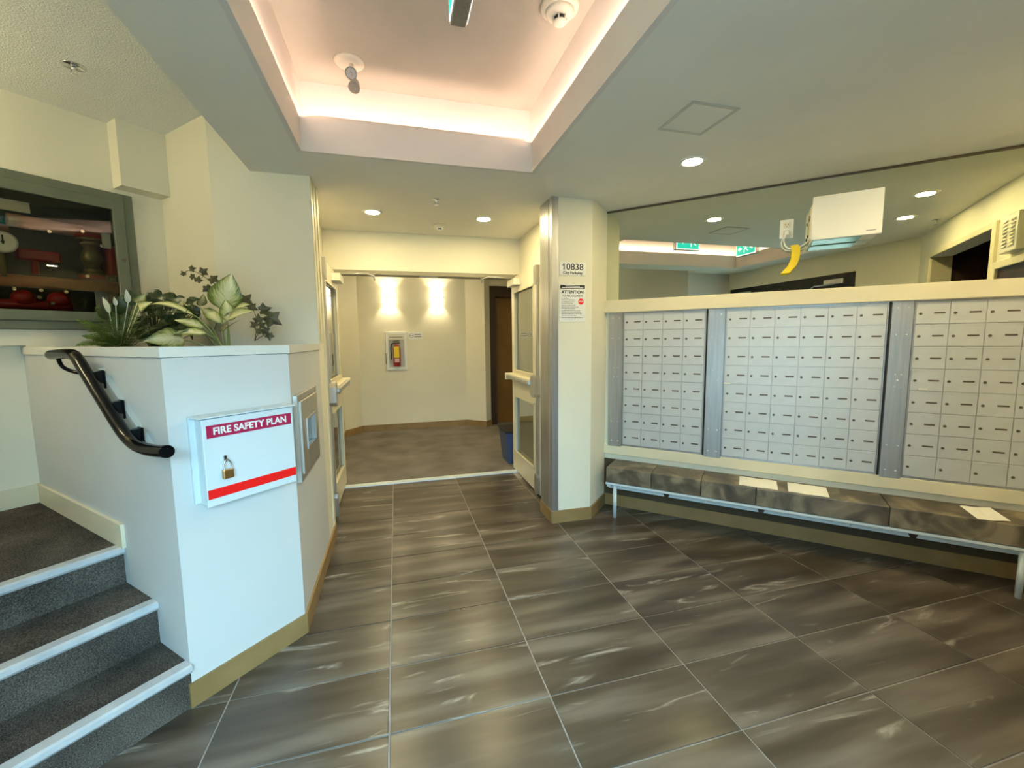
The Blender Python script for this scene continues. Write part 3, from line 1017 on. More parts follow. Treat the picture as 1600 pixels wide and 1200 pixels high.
def mail_unit(s0, s1, cols, label, blank_last=False):
    u = mroot('mailbox_bank', s0, label, 'mailbox', 'banks of wall mailboxes')
    wd = s1 - s0
    cw = (wd - 0.012) / cols
    ft = MB()
    ft.box(0, wd, -0.012, 0, 0.524, 1.600)
    ft.box(0, wd, -0.020, -0.012, 1.596, 1.602).box(0, wd, -0.020, -0.012, 0.522, 0.532)
    ft.box(0, 0.005, -0.022, -0.012, 0.524, 1.600).box(wd - 0.005, wd, -0.022, -0.012, 0.524, 1.600)
    ft.build('frame', M['alu'], u)
    for r in range(8):
        for c in range(cols):
            d = bpy.data.objects.new('mailbox_door', box_door_mesh(cw))
            COL.objects.link(d)
            d.parent = u
            z = 0.5345 + dh * 1.012 * (7 - r)
            d.location = (0.006 + c * cw, -0.0125, z)
            lk = bpy.data.objects.new('lock', lock_me)
            COL.objects.link(lk)
            lk.parent = d
            lk.location = (0.022, -0.006, dh * 0.46)
            lk.rotation_euler = (0, random.uniform(-0.5, 0.5), 0)
            if not (blank_last and r == 7):
                sl = bpy.data.objects.new('name_slot', slot_me)
                COL.objects.link(sl)
                sl.parent = d
                sl.location = (cw * 0.70, -0.006, dh * 0.48)
    return u


mail_unit(0.148, 0.752, 4, 'four column bank of silver mailboxes nearest the address pillar')
mail_unit(0.880, 1.768, 6, 'six column bank of silver mailboxes between two riveted posts')
mail_unit(1.886, 2.495, 4, 'bank of mailboxes farthest from the pillar, bottom doors without name slots', True)


def post(s0, s1, label):
    p = mroot('riveted_post', s0, label, 'post', 'riveted metal posts between mailbox banks')
    w_ = s1 - s0
    MB().box(0, w_, -0.024, 0, 0.512, 1.603, 0.002).build('plate', M['alu'], p)
    rv = MB()
    for z in (1.56, 1.40, 0.72, 0.56):
        for x in (w_ * 0.25, w_ * 0.75):
            rv.ball((x, -0.024, z), 0.0058, 0.9, 8)
    for z in (1.16, 1.085):
        for x in (w_ * 0.38, w_ * 0.66):
            rv.ball((x, -0.024, z), 0.0045, 0.9, 8)
    rv.ball((w_ * 0.5, -0.024, 1.125), 0.0045, 0.9, 8)
    rv.build('rivets', M['white'], p)
    if s0 > 0.5:
        MB().box(-0.010, -0.004, -0.020, 0, 0.515, 1.602).build('dark_gap', M['dark'], p)
    return p


post(0.035, 0.146, 'silver riveted post against the address pillar')
post(0.765, 0.878, 'silver riveted post between the first and second mailbox banks')
post(1.782, 1.884, 'silver riveted post between the six column and last mailbox banks')
for s, z, lb in ((0.885, 1.064, 'small white paper slip stuck in the second bank'), (1.93, 1.072, 'small white paper slip stuck in the last bank')):
    o = mroot('paper_slip', s, lb, 'paper')
    MB().box(0, 0.042, -0.026, -0.020, z, z + 0.008, 0.0005).build('slip', M['paper'], o)

# ---- mirror
mi = mroot('wall_mirror', 0, 'long frameless wall mirror above the mailboxes', 'mirror')
MB().box(0.001, 2.498, -0.006, -0.001, 1.700, 2.385).build('mirror_glass', M['mirror'], mi)
MB().box(0.0, 2.50, -0.012, 0.0, 2.385, 2.399).build('top_channel', M['slot'], mi)

# ---- outlet with cord and yellow tag, air cleaner
ou = mroot('wall_outlet', 0, 'white duplex outlet plate set in the mirror', 'outlet')
MB().box(1.180, 1.256, -0.013, -0.006, 2.045, 2.163, 0.002).build('cover_plate', M['white'], ou)
for z in (2.128, 2.078):
    r_ = MB().box(1.200, 1.236, -0.016, -0.012, z - 0.017, z + 0.017, 0.004, 2).build('socket', M['ivory'], ou)
    MB().box(1.209, 1.212, -0.0168, -0.0155, z - 0.004, z + 0.008).box(1.224, 1.227, -0.0168, -0.0155, z - 0.004, z + 0.008).cyl((1.218, -0.0155, z - 0.010), (1.218, -0.0168, z - 0.010), 0.003, seg=8).build('slots', M['ink'], r_)
co = mroot('power_cord', 0, 'white power cord looping from outlet to air cleaner', 'cord')
MB().box(1.203, 1.233, -0.040, -0.017, 2.060, 2.090, 0.006, 2).build('plug', M['white'], co)
MB().tube([(1.216, -0.035, 2.062), (1.206, -0.04, 2.02), (1.225, -0.045, 1.975), (1.275, -0.05, 1.965), (1.335, -0.05, 2.00), (1.331, -0.06, 2.02)], 0.0045, 8, 6).build('cable', M['white'], co)
MB().tube([(1.208, -0.035, 2.060), (1.192, -0.035, 2.01), (1.215, -0.035, 1.965), (1.29, -0.035, 1.955), (1.33, -0.035, 1.972)], 0.004, 8, 6).build('cable', M['white'], co)
tg = MB()
tp = [(1.262, 1.988), (1.276, 1.965), (1.274, 1.90), (1.260, 1.858), (1.236, 1.830), (1.222, 1.812)]
for (xa, za), (xb, zb) in zip(tp, tp[1:]):
    vs = [tg.bm.verts.new(v) for v in ((xa - 0.026, -0.052, za), (xa + 0.022, -0.058, za), (xb + 0.022, -0.058, zb), (xb - 0.026, -0.052, zb))]
    vb = [tg.bm.verts.new((v.co.x, v.co.y - 0.0012, v.co.z)) for v in vs]
    tg.bm.faces.new(vs)
    tg.bm.faces.new(list(reversed(vb)))
    for k in range(4):
        tg.bm.faces.new((vs[k], vb[k], vb[(k + 1) % 4], vs[(k + 1) % 4]))
tg.build('warning_tag', M['yellow'], co)['label'] = 'yellow curled warning tag'

ac = mroot('air_cleaner', 0, 'white box shaped air cleaner mounted on the mirror', 'air cleaner')
MB().box(1.345, 1.665, -0.195, -0.007, 1.985, 2.225, 0.006, 2).build('housing', M['ivory'], ac)
MB().box(1.338, 1.672, -0.212, -0.195, 1.978, 2.232, 0.004, 2).build('front_cover', M['white'], ac)
MB().box(1.60, 1.645, -0.2128, -0.212, 2.000, 2.004).build('maker_mark', M['greyink'], ac)
MB().box(1.352, 1.590, -0.185, -0.030, 1.978, 1.986, 0.002).build('underside_filter', M['teal'], ac)
MB().box(1.336, 1.345, -0.15, -0.02, 2.00, 2.20, 0.003).build('side_panel', M['ivory'], ac)
MB().box(1.333, 1.337, -0.115, -0.095, 2.13, 2.145).box(1.333, 1.337, -0.085, -0.070, 2.12, 2.135).cyl((1.330, -0.06, 2.03), (1.336, -0.06, 2.03), 0.010, seg=12).build('switches', M['ink'], ac)

# ================================================================== BENCH
be = mroot('long_bench', 0, 'long low bench of mottled brown blocks on white metal frame', 'bench')
js = [0.100, 0.440, 0.779, 1.116, 1.795, 2.472]
for a, b in zip(js, js[1:]):
    MB().box(a + 0.0015, b - 0.0015, -0.270, -0.010, 0.283, 0.402, 0.004, 2).build('seat_block', M['bench'], be)
fr = MB()
fr.box(0.095, 2.480, -0.268, -0.236, 0.262, 0.281, 0.003)
fr.box(0.095, 2.480, -0.190, -0.180, 0.212, 0.275, 0.002)
fr.box(0.095, 2.480, -0.070, -0.040, 0.222, 0.281, 0.004)
for x in (0.095, 0.79, 1.63, 2.45):
    fr.box(x, x + 0.03, -0.232, -0.070, 0.235, 0.281)
fr.build('frame', M['whitemetal'], be)
for x in (0.165, 2.345):
    for y in (-0.245,):
        MB().cyl((x, y, 0.0), (x, y, 0.263), 0.0145, seg=18).build('leg', M['whitemetal'], be)
for x in (0.54, 1.15, 1.92):
    MB().extr([(x - 0.032, 0.262), (x + 0.032, 0.262), (x + 0.012, 0.214), (x - 0.010, 0.214)], 'y', -0.205, -0.191).build('wood_brace', M['darkbrown'], be)['label'] = 'dark brown cross brace'
# papers
P3 = OM


def sheet(name, s, d, w_, h_, ang, label, curl=0.0):
    m5 = MB()
    n = 8
    ca, sa = math.cos(ang), math.sin(ang)
    top, bot = [], []
    for i in range(n + 1):
        rowt, rowb = [], []
        for j in (0, 1):
            x = (i / n - 0.5) * w_
            y = (j - 0.5) * h_
            z = 0.4035 + curl * (i / n) ** 2 + 0.0012 * math.sin(i * 1.3)
            X, Y = x * ca - y * sa, x * sa + y * ca
            rowt.append(m5.bm.verts.new((s + X, -d + Y, z + 0.0015)))
            rowb.append(m5.bm.verts.new((s + X, -d + Y, z)))
        top.append(rowt)
        bot.append(rowb)
    for i in range(n):
        m5.bm.faces.new((top[i][0], top[i + 1][0], top[i + 1][1], top[i][1]))
        m5.bm.faces.new((bot[i][0], bot[i][1], bot[i + 1][1], bot[i + 1][0]))
        m5.bm.faces.new((top[i][0], bot[i][0], bot[i + 1][0], top[i + 1][0]))
        m5.bm.faces.new((top[i][1], top[i + 1][1], bot[i + 1][1], bot[i][1]))
    m5.bm.faces.new((top[0][0], top[0][1], bot[0][1], bot[0][0]))
    m5.bm.faces.new((top[n][1], top[n][0], bot[n][0], bot[n][1]))
    o = m5.build(name, M['paper'])
    o.location = OM
    o.rotation_euler = (0, 0, math.radians(-45))
    return tag(o, label, 'paper', 'loose sheets on the bench')


sheet('paper_sheet', 1.125, 0.150, 0.225, 0.20, 0.02, 'blank sheet on the bench, closest to the address pillar')
sheet('paper_sheet', 1.405, 0.150, 0.215, 0.205, -0.02, 'blank sheet lying in the middle of the bench')
sheet('paper_sheet', 2.215, 0.158, 0.125, 0.205, 0.05, 'narrow folded leaflet on the bench near its far end', 0.012)

# ================================================================== SIGNS ON THE PILLAR (y = 2.95)
sg = root('address_sign', (1.262, 2.95, 1.903), 0, 'white address sign reading 10838 City Parkway', 'sign')
MB().box(-0.103, 0.103, -0.005, 0, -0.047, 0.047, 0.0012).build('plate', M['white'], sg)
MB().extr([(-0.0815, 0.0215), (-0.0735, 0.0345), (-0.0705, 0.0345), (-0.0705, 0.0285), (-0.0790, 0.0185)], 'y', -0.0062, -0.005).build('numeral_flag', M['ink'], sg)
text('lettering', '10838', 0.064, M['ink'], sg, (0, -0.0056, 0.012), bold=0.0004, sx=1.06)
text('lettering', 'City Parkway', 0.027, M['ink'], sg, (0, -0.0056, -0.029), bold=0.0006, sx=1.06)
ns = root('courier_notice', (1.262, 2.95, 1.658), 0, 'white notice headed ATTENTION TO ALL COURIERS', 'sign')
MB().box(-0.103, 0.103, -0.004, 0, -0.136, 0.136, 0.001).build('plate', M['white'], ns)
MB().box(-0.097, 0.097, -0.0046, -0.004, 0.103, 0.130).build('header_band', M['ink'], ns)
m_ = MB()
m_.box(-0.055, 0.055, -0.0052, -0.0046, 0.1205, 0.1235).box(-0.084, 0.084, -0.0052, -0.0046, 0.108, 0.1135)
m_.build('header_lines', M['white'], ns)
text('lettering', 'ATTENTION', 0.030, M['ink'], ns, (0, -0.0046, 0.079), bold=0.0010, sx=1.02)
text('lettering', 'TO ALL COURIERS', 0.0195, M['greyink'], ns, (0, -0.0046, 0.052), bold=0.0002, sx=1.0)
m_ = MB()
rows = [(0.034, 0.055), (0.022, 0.105), (0.010, 0.100), (-0.001, 0.085), (-0.017, 0.105), (-0.029, 0.135), (-0.040, 0.105), (-0.056, 0.145), (-0.067, 0.150), (-0.078, 0.155), (-0.089, 0.115), (-0.106, 0.165), (-0.116, 0.105)]
for z, w_ in rows:
    x = -0.088
    while x < -0.088 + w_:
        ww = random.uniform(0.008, 0.022)
        m_.box(x, min(x + ww, -0.088 + w_ + 0.004), -0.0046, -0.004, z - 0.0018, z + 0.0018)
        x += ww + 0.003
m_.build('text_lines', M['greyink'], ns)
MB().cyl((0.066, -0.004, 0.012), (0.066, -0.0048, 0.012), 0.022, seg=28).build('stop_disc', M['red'], ns)
text('stop_lettering', 'STOP', 0.0145, M['white'], ns, (0.066, -0.0052, 0.012), bold=0.0004)

# ================================================================== DOUBLE DOORS, OPEN INTO THE HALL


def open_door(name, loc, deg, m, label):
    """leaf in local x (hinge 0, lock edge at W*m), room side is -y"""
    W_, T_ = 0.935, 0.045
    d = root(name, loc, deg, label, 'door', None, 'structure')

    def X(a):
        return a * m

    def bx(mb, a, b, ya, yb, z0, z1, bev=0.0, seg=1):
        return mb.box(X(a), X(b), ya, yb, z0, z1, bev, seg)
    lf = MB()
    H0, H1 = 0.015, 2.035
    g0, g1 = 0.105, 0.755
    bx(lf, 0, g0, 0, T_, H0, H1)
    bx(lf, g1, W_, 0, T_, H0, H1)
    bx(lf, g0, g1, 0, T_, H0, 0.215)
    bx(lf, g0, g1, 0, T_, 0.825, 1.075)
    bx(lf, g0, g1, 0, T_, 1.885, H1)
    leaf = lf.build('door_leaf', M['door'], d)
    for za, zb in ((0.215, 0.825), (1.075, 1.885)):
        bd = MB()
        bx(bd, g0, g0 + 0.018, -0.008, 0.0, za, zb, 0.002)
        bx(bd, g1 - 0.018, g1, -0.008, 0.0, za, zb, 0.002)
        bx(bd, g0, g1, -0.008, 0.0, zb - 0.018, zb, 0.002)
        bx(bd, g0, g1, -0.008, 0.0, za, za + 0.018, 0.002)
        bd.build('glazing_bead', M['cream'], leaf)
        pn = MB()
        bx(pn, g0, g1, 0.018, 0.024, za, zb)
        pn.build('pane', M['glass'], leaf)
    # vertical latch rod with end covers
    rd = MB()
    bx(rd, W_ - 0.085, W_ - 0.045, -0.022, 0.0, 0.10, 1.95, 0.003)
    rd.build('latch_rod', M['alu'], d)
    for za, zb in ((0.03, 0.205), (1.86, 2.02)):
        c = MB()
        xa, xb = sorted((X(W_ - 0.098), X(W_ - 0.034)))
        zm = zb if za < 1 else za
        zo = za if za < 1 else zb
        k = 0.03 if za < 1 else -0.03
        c.extr([(xa, zo), (xb, zo), (xb, zm - k), (xb - 0.012, zm), (xa + 0.012, zm), (xa, zm - k)], 'y', -0.034, 0.0)
        c.build('rod_cover', M['alu'], d)
    # panic bar
    cs = MB()
    xa, xb = sorted((X(W_ - 0.125), X(W_ - 0.025)))
    cs.extr([(xa, 0.93), (xa + 0.025, 0.90), (xb - 0.012, 0.895), (xb, 0.92), (xb, 1.06), (xb - 0.012, 1.085), (xa + 0.025, 1.08), (xa, 1.05)], 'y', -0.062, 0.0)
    cs.build('latch_case', M['alu'], d)
    pb = MB()
    bx(pb, 0.03, W_ - 0.12, -0.050, 0.0, 0.985, 1.045, 0.004)
    pb.build('bar_housing', M['cream'], d)
    pb = MB()
    bx(pb, 0.035, W_ - 0.12, -0.082, -0.045, 0.995, 1.035, 0.008, 2)
    pb.build('push_bar', M['steel'], d)
    pb = MB()
    bx(pb, 0.012, 0.04, -0.085, 0.0, 0.980, 1.050, 0.003)
    pb.build('bar_end_cap', M['cream'], d)
    # closer with arm
    cl = MB()
    bx(cl, 0.08, 0.34, -0.070, 0.0, 1.925, 1.990, 0.003)
    clo = cl.build('closer_body', M['ivory'], d)
    ar = MB()
    ar.cyl((X(0.17), -0.040, 1.99), (X(0.17), -0.040, 2.008), 0.010, seg=10)
    ar.tube([(X(0.17), -0.040, 2.006), (X(0.185), -0.285, 2.012)], 0.0085, 8, 1)
    ar.tube([(X(0.185), -0.285, 2.012), (X(0.16), -0.345, 1.995), (X(0.16), -0.350, 1.955)], 0.0075, 8, 1)
    ar.cyl((X(0.16), -0.345, 1.985), (X(0.125), -0.345, 2.014), 0.010, seg=10)
    ar.build('closer_arm', M['steel'], clo)
    return d


open_door('door_3', (1.190, 4.385, 0), -90, 1, 'cream glazed door leaf with panic bar standing open on the right')
open_door('door_2', (-0.515, 4.385, 0), 90, -1, 'cream glazed door leaf with panic bar standing open on the left')
# frame round the doorway
df = MB()
df.box(-0.60, -0.545, 4.26, 4.40, 0, 2.05)
df.box(1.20, 1.24, 4.39, 4.42, 0, 2.05)
df.box(-0.545, 1.20, 4.255, 4.40, 2.015, 2.052)
struct('trim_7', df, M['framegrey'], 'grey metal frame around the double doorway', 'door frame')
hd = root('header_strike', (0.335, 4.30, 2.008), 0, 'small latch keeper plate under the door header', 'strike plate')
MB().box(-0.09, 0.09, -0.03, 0.03, 0.0, 0.007, 0.002).box(-0.06, -0.02, -0.02, 0.02, -0.006, 0.0).box(0.02, 0.06, -0.02, 0.02, -0.006, 0.0).build('plate', M['steel'], hd)

# ================================================================== LOBBY THINGS (back wall y = 6.9)
for x, lb in ((-0.075, 'glowing wall sconce above the fire extinguisher cabinet'), (0.650, 'glowing wall sconce farther right on the lobby back wall')):
    s = root('wall_sconce', (x, 6.89, 2.06), 0, lb, 'lamp', 'lobby wall sconces')
    g = MB()
    seg = 14
    rings = []
    for z, r in ((-0.13, 0.085), (-0.02, 0.105), (0.0, 0.105), (0.13, 0.09)):
        rings.append([g.bm.verts.new((-r * math.cos(PI * k / seg), -r * math.sin(PI * k / seg), z)) for k in range(seg + 1)])
    for a_, b_ in zip(rings, rings[1:]):
        for k in range(seg):
            g.bm.faces.new((a_[k], a_[k + 1], b_[k + 1], b_[k]))
    g.build('glass_shade', M['sconce_glow'], s)
    MB().box(-0.11, 0.11, -0.107, -0.001, -0.006, 0.006, 0.002).box(-0.04, 0.04, -0.02, 0.0, -0.06, 0.06).build('bracket', M['alu'], s)
    for dz in (-0.05, 0.05):
        ldt = bpy.data.lights.new('sconce_bulb', 'SPOT')
        ldt.spot_size = math.radians(120)
        ldt.spot_blend = 0.6
        ldt.shadow_soft_size = 0.02
        ldt.energy = P_SCONCE
        ldt.color = (1.0, 0.86, 0.60)
        lo = bpy.data.objects.new('sconce_bulb', ldt)
        COL.objects.link(lo)
        lo.location = (x, 6.83, 2.06 + dz)
        lo.rotation_euler = (0 if dz < 0 else PI, 0, 0)

ec = root('extinguisher_cabinet', (0.012, 6.90, 1.240), 0, 'white framed cabinet holding a fire extinguisher on the lobby wall', 'cabinet')
ring(-0.158, 0.158, -0.295, 0.295, 0.042, -0.035, 0.0, 0.003).build('frame', M['white'], ec)
MB().box(-0.116, 0.116, -0.004, 0.0, -0.253, 0.253).build('back_panel', M['fleshcart'], ec)
MB().box(-0.116, 0.116, -0.034, -0.030, 0.175, 0.253).build('header_panel', M['ivory'], ec)
m_ = MB()
for i in range(14):
    m_.box(-0.100 + i * 0.0145, -0.100 + i * 0.0145 + 0.010, -0.0355, -0.034, 0.205, 0.222)
m_.build('lettering', M['greyink'], ec)
MB().box(-0.167, -0.158, -0.03, -0.005, -0.20, -0.03, 0.002).build('side_handle', M['darkbrown'], ec)
fe = root('fire_extinguisher', (0.012, 6.865, 1.010), 0, 'red fire extinguisher with yellow inspection tag in the lobby cabinet', 'fire extinguisher')
MB().lathe([(0.0, 0.0), (0.050, 0.0), (0.055, 0.01), (0.055, 0.27), (0.045, 0.305), (0.02, 0.325), (0.018, 0.345), (0.0, 0.345)], (0, -0.030, 0), 20).build('cylinder', M['pipered'], fe)
MB().box(-0.045, 0.05, -0.045, -0.015, 0.345, 0.362, 0.003).box(-0.05, 0.045, -0.045, -0.015, 0.375, 0.388, 0.003).build('lever', M['ink'], fe)
MB().tube([(-0.02, -0.03, 0.352), (-0.07, -0.04, 0.34), (-0.085, -0.05, 0.27), (-0.08, -0.05, 0.19), (-0.078, -0.05, 0.10)], 0.009, 8, 5).build('hose', M['ink'], fe)
MB().box(-0.042, 0.038, -0.0885, -0.086, 0.13, 0.30).build('inspection_tag', M['yellow'], fe)
MB().box(-0.035, 0.035, -0.0880, -0.084, 0.06, 0.12).build('label_band', M['pipepink'], fe)
nsn = root('lobby_notice', (0.305, 6.90, 1.475), 0, 'small white pictogram notice beside the extinguisher cabinet', 'sign')
MB().box(-0.105, 0.105, -0.004, 0, -0.054, 0.054, 0.001).build('plate', M['white'], nsn)
c = MB()
cir = []
for k in range(24):
    a0, a1 = 2 * PI * k / 24, 2 * PI * (k + 1) / 24
    for_ = [(-0.062 + r * math.cos(a), r * math.sin(a)) for r, a in ((0.034, a0), (0.034, a1), (0.028, a1), (0.028, a0))]
    c.extr(for_, 'y', -0.005, -0.004)
c.box(-0.088, -0.036, -0.005, -0.004, -0.003, 0.003)
c.box(-0.018, 0.085, -0.005, -0.004, 0.012, 0.024).box(-0.018, 0.09, -0.005, -0.004, -0.022, -0.010)
c.build('pictogram', M['greyink'], nsn)

el = root('elevator_entrance', (1.475, 6.83, 0), 0, 'dark brown framed elevator entrance at the back of the lobby', 'door')
MB().box(0.0, 0.10, -0.01, 0.27, 0, 2.255).box(0.815, 0.915, -0.01, 0.27, 0, 2.255).box(0.10, 0.815, -0.01, 0.27, 2.09, 2.255).build('frame', M['darkbrown'], el)
MB().box(0.10, 0.815, 0.16, 0.20, 0, 2.09).build('door_panel', M['brown'], el)

bn = root('waste_bin', (1.295, 4.70, 0), 0, 'blue plastic waste bin behind the open right door', 'bin')
b = MB()
lo_, hi_ = 0.115, 0.145
for (ra, rb_, za, zb) in ((lo_, hi_, 0.0, 0.36),):
    va = [b.bm.verts.new((x * ra, y * ra * 1.25, za)) for x, y in ((-1, -1), (1, -1), (1, 1), (-1, 1))]
    vb = [b.bm.verts.new((x * rb_, y * rb_ * 1.25, zb)) for x, y in ((-1, -1), (1, -1), (1, 1), (-1, 1))]
    b.bm.faces.new(list(reversed(va)))
    b.bm.faces.new(vb)
    for k in range(4):
        b.bm.faces.new((va[k], va[(k + 1) % 4], vb[(k + 1) % 4], vb[k]))
b.build('bin_body', M['binblue'], bn)
ring_ = MB()
ring_.box(-0.155, 0.155, -0.19, 0.19, 0.358, 0.385, 0.004)
ring_.build('liner_rim', M['ink'], bn)

# ================================================================== CEILING FITTINGS


def downlight(x, y, z, label, on=True):
    o = root('recessed_downlight', (x, y, z), 0, label, 'lamp', 'round recessed downlights')
    MB().lathe([(0.045, -0.003), (0.060, -0.006), (0.074, -0.004), (0.078, 0.0), (0.045, 0.0)], seg=32).build('trim_ring', M['white'], o)
    MB().lathe([(0.0, -0.0065), (0.050, -0.0065), (0.052, -0.003), (0.0, -0.003)], seg=32).build('lens', M['lamp'], o)
    return o


downlight(-0.136, 3.615, ZC, 'lit downlight over the hallway nearest the left door')
downlight(0.748, 3.613, ZC, 'lit downlight over the hallway nearest the right door')
downlight(1.677, 2.20, ZC, 'lit downlight beside the ceiling access panel')
downlight(2.10, 0.62, ZC, 'lit downlight seen in the mirror just right of the air cleaner')
downlight(2.58, 1.18, ZC, 'lit downlight seen in the mirror closest to the right wall')
downlight(0.9, 5.2, ZC, 'added fill downlight, out of view, over the lobby carpet')  # unseen fitting added as general fill for the lobby
downlight(-0.2, 5.2, ZC, 'added fill downlight, out of view, over the left half of the lobby carpet')  # second unseen fill fitting, added because the lobby was too dark

gl = root('fill_globe_lamp', (-2.25, 1.95, 2.70), 0, 'added frosted globe lamp, out of view, brightening the stair side', 'lamp')  # invented lamp, put in to lift the brightness around the stairs
MB().lathe([(0.0, -0.02), (0.05, -0.02), (0.06, 0.0), (0.0, 0.0)], seg=24).cyl((0, 0, -0.02), (0, 0, -0.30), 0.006, seg=8).build('rod', M['alu'], gl)
MB().ball((0, 0, -0.40), 0.11, 1.0, 24).build('globe', M['fill_globe'], gl)
pn = root('access_panel', (1.38, 1.785, ZC), 0, 'square white ceiling access panel beside the cove', 'access panel')
ring_ = MB()
for a_, b_, c_, d_ in ((-0.122, 0.122, -0.127, -0.112), (-0.122, 0.122, 0.112, 0.127), (-0.122, -0.107, -0.112, 0.112), (0.107, 0.122, -0.112, 0.112)):
    ring_.box(a_, b_, c_, d_, -0.006, 0.0, 0.001)
ring_.build('frame', M['fleshcart'], pn)
MB().box(-0.105, 0.105, -0.110, 0.110, -0.004, 0.0).cyl((0.06, -0.07, -0.006), (0.06, -0.07, -0.004), 0.006, seg=10).build('hatch', M['ceil'], pn)


def sprinkler(x, y, z, label, r=0.03):
    o = root('sprinkler_head', (x, y, z), 0, label, 'sprinkler', 'ceiling sprinkler heads')
    MB().lathe([(0.0, -0.004), (r * 0.9, -0.004), (r, 0.0), (0.0, 0.0)], seg=20).build('escutcheon', M['chrome'], o)
    m6 = MB().cyl((0, 0, -0.004), (0, 0, -0.018), 0.009, seg=10)
    m6.box(-0.014, -0.010, -0.003, 0.003, -0.038, -0.012).box(0.010, 0.014, -0.003, 0.003, -0.038, -0.012).box(-0.012, 0.012, -0.004, 0.004, -0.040, -0.036)
    m6.cyl((0, 0, -0.040), (0, 0, -0.043), 0.016, seg=12)
    m6.build('head', M['chrome'], o)
    return o


sprinkler(0.32, 3.195, ZC, 'small sprinkler head on the hallway ceiling between the downlights')
sprinkler(-1.413, 2.615, 2.70, 'chrome sprinkler head on the textured ceiling above the stairs', 0.045)
sprinkler(2.10, 0.25, ZC, 'sprinkler head near the right wall, seen in the mirror')
sprinkler(-0.19, 1.75, 2.90, 'tiny sprinkler head on the raised cove ceiling', 0.02)

dt = root('heat_detector', (0.41, 3.90, ZC), 0, 'round cream heat detector on the hallway ceiling before the header', 'detector')
MB().lathe([(0.0, -0.020), (0.050, -0.020), (0.058, -0.010), (0.060, 0.0), (0.0, 0.0)]).build('base', M['ivory'], dt)
MB().lathe([(0.0, -0.048), (0.018, -0.046), (0.028, -0.034), (0.032, -0.020), (0.0, -0.020)]).build('sensor', M['white'], dt)
MB().box(-0.014, 0.014, -0.030, -0.026, -0.040, -0.030).build('sensor_slot', M['ink'], dt)

sd = root('smoke_detector', (0.778, 1.975, 2.90), 0, 'domed cream smoke detector inside the ceiling cove', 'detector')
MB().lathe([(0.0, -0.022), (0.075, -0.022), (0.086, -0.012), (0.088, 0.0), (0.0, 0.0)], seg=36).build('base', M['ivory'], sd)
MB().lathe([(0.0, -0.045), (0.050, -0.045), (0.062, -0.036), (0.066, -0.022), (0.0, -0.022)], seg=36).build('housing', M['ivory'], sd)
MB().lathe([(0.0, -0.066), (0.028, -0.066), (0.030, -0.062), (0.026, -0.045), (0.0, -0.045)], seg=24).build('chamber', M['ink'], sd)
MB().lathe([(0.0, -0.073), (0.026, -0.073), (0.032, -0.068), (0.032, -0.064), (0.0, -0.064)], seg=24).build('cap', M['ivory'], sd)
m_ = MB()
for k in range(6):
    a = 2 * PI * k / 6
    m_.cyl((0.030 * math.cos(a), 0.030 * math.sin(a), -0.066), (0.032 * math.cos(a), 0.032 * math.sin(a), -0.044), 0.0035, seg=6)
m_.build('ribs', M['ivory'], sd)

em = root('emergency_light', (-0.185, 2.62, 2.90), 0, 'twin head chrome emergency spotlight hanging in the ceiling cove', 'lamp')
MB().lathe([(0.0, -0.016), (0.055, -0.016), (0.078, -0.006), (0.080, 0.0), (0.0, 0.0)], seg=36).build('base', M['ivory'], em)
MB().cyl((0.01, -0.01, -0.016), (0.012, -0.02, -0.045), 0.012).cyl((0.012, -0.02, -0.045), (0.02, 0.0, -0.125), 0.009).build('arm', M['ivory'], em)
for (cx, cy, cz, dx, dy, dz, mt) in ((0.012, -0.018, -0.062, -0.15, -0.75, -0.60, 'chrome'), (0.022, -0.010, -0.122, -0.10, -0.55, -0.80, 'steel')):
    d = Vector((dx, dy, dz)).normalized()
    c = Vector((cx, cy, cz))
    h = MB().cyl(c - d * 0.035, c + d * 0.012, 0.020, 0.030, 20).cyl(c + d * 0.012, c + d * 0.022, 0.031, 0.031, 20)
    ho = h.build('lamp_head', M[mt], em)
    MB().cyl(c + d * 0.022, c + d * 0.0235, 0.025, 0.025, 20).cyl(c + d * 0.0235, c + d * 0.028, 0.008, 0.006, 12).build('lens', M['alu'], ho)

# ---- exit signs


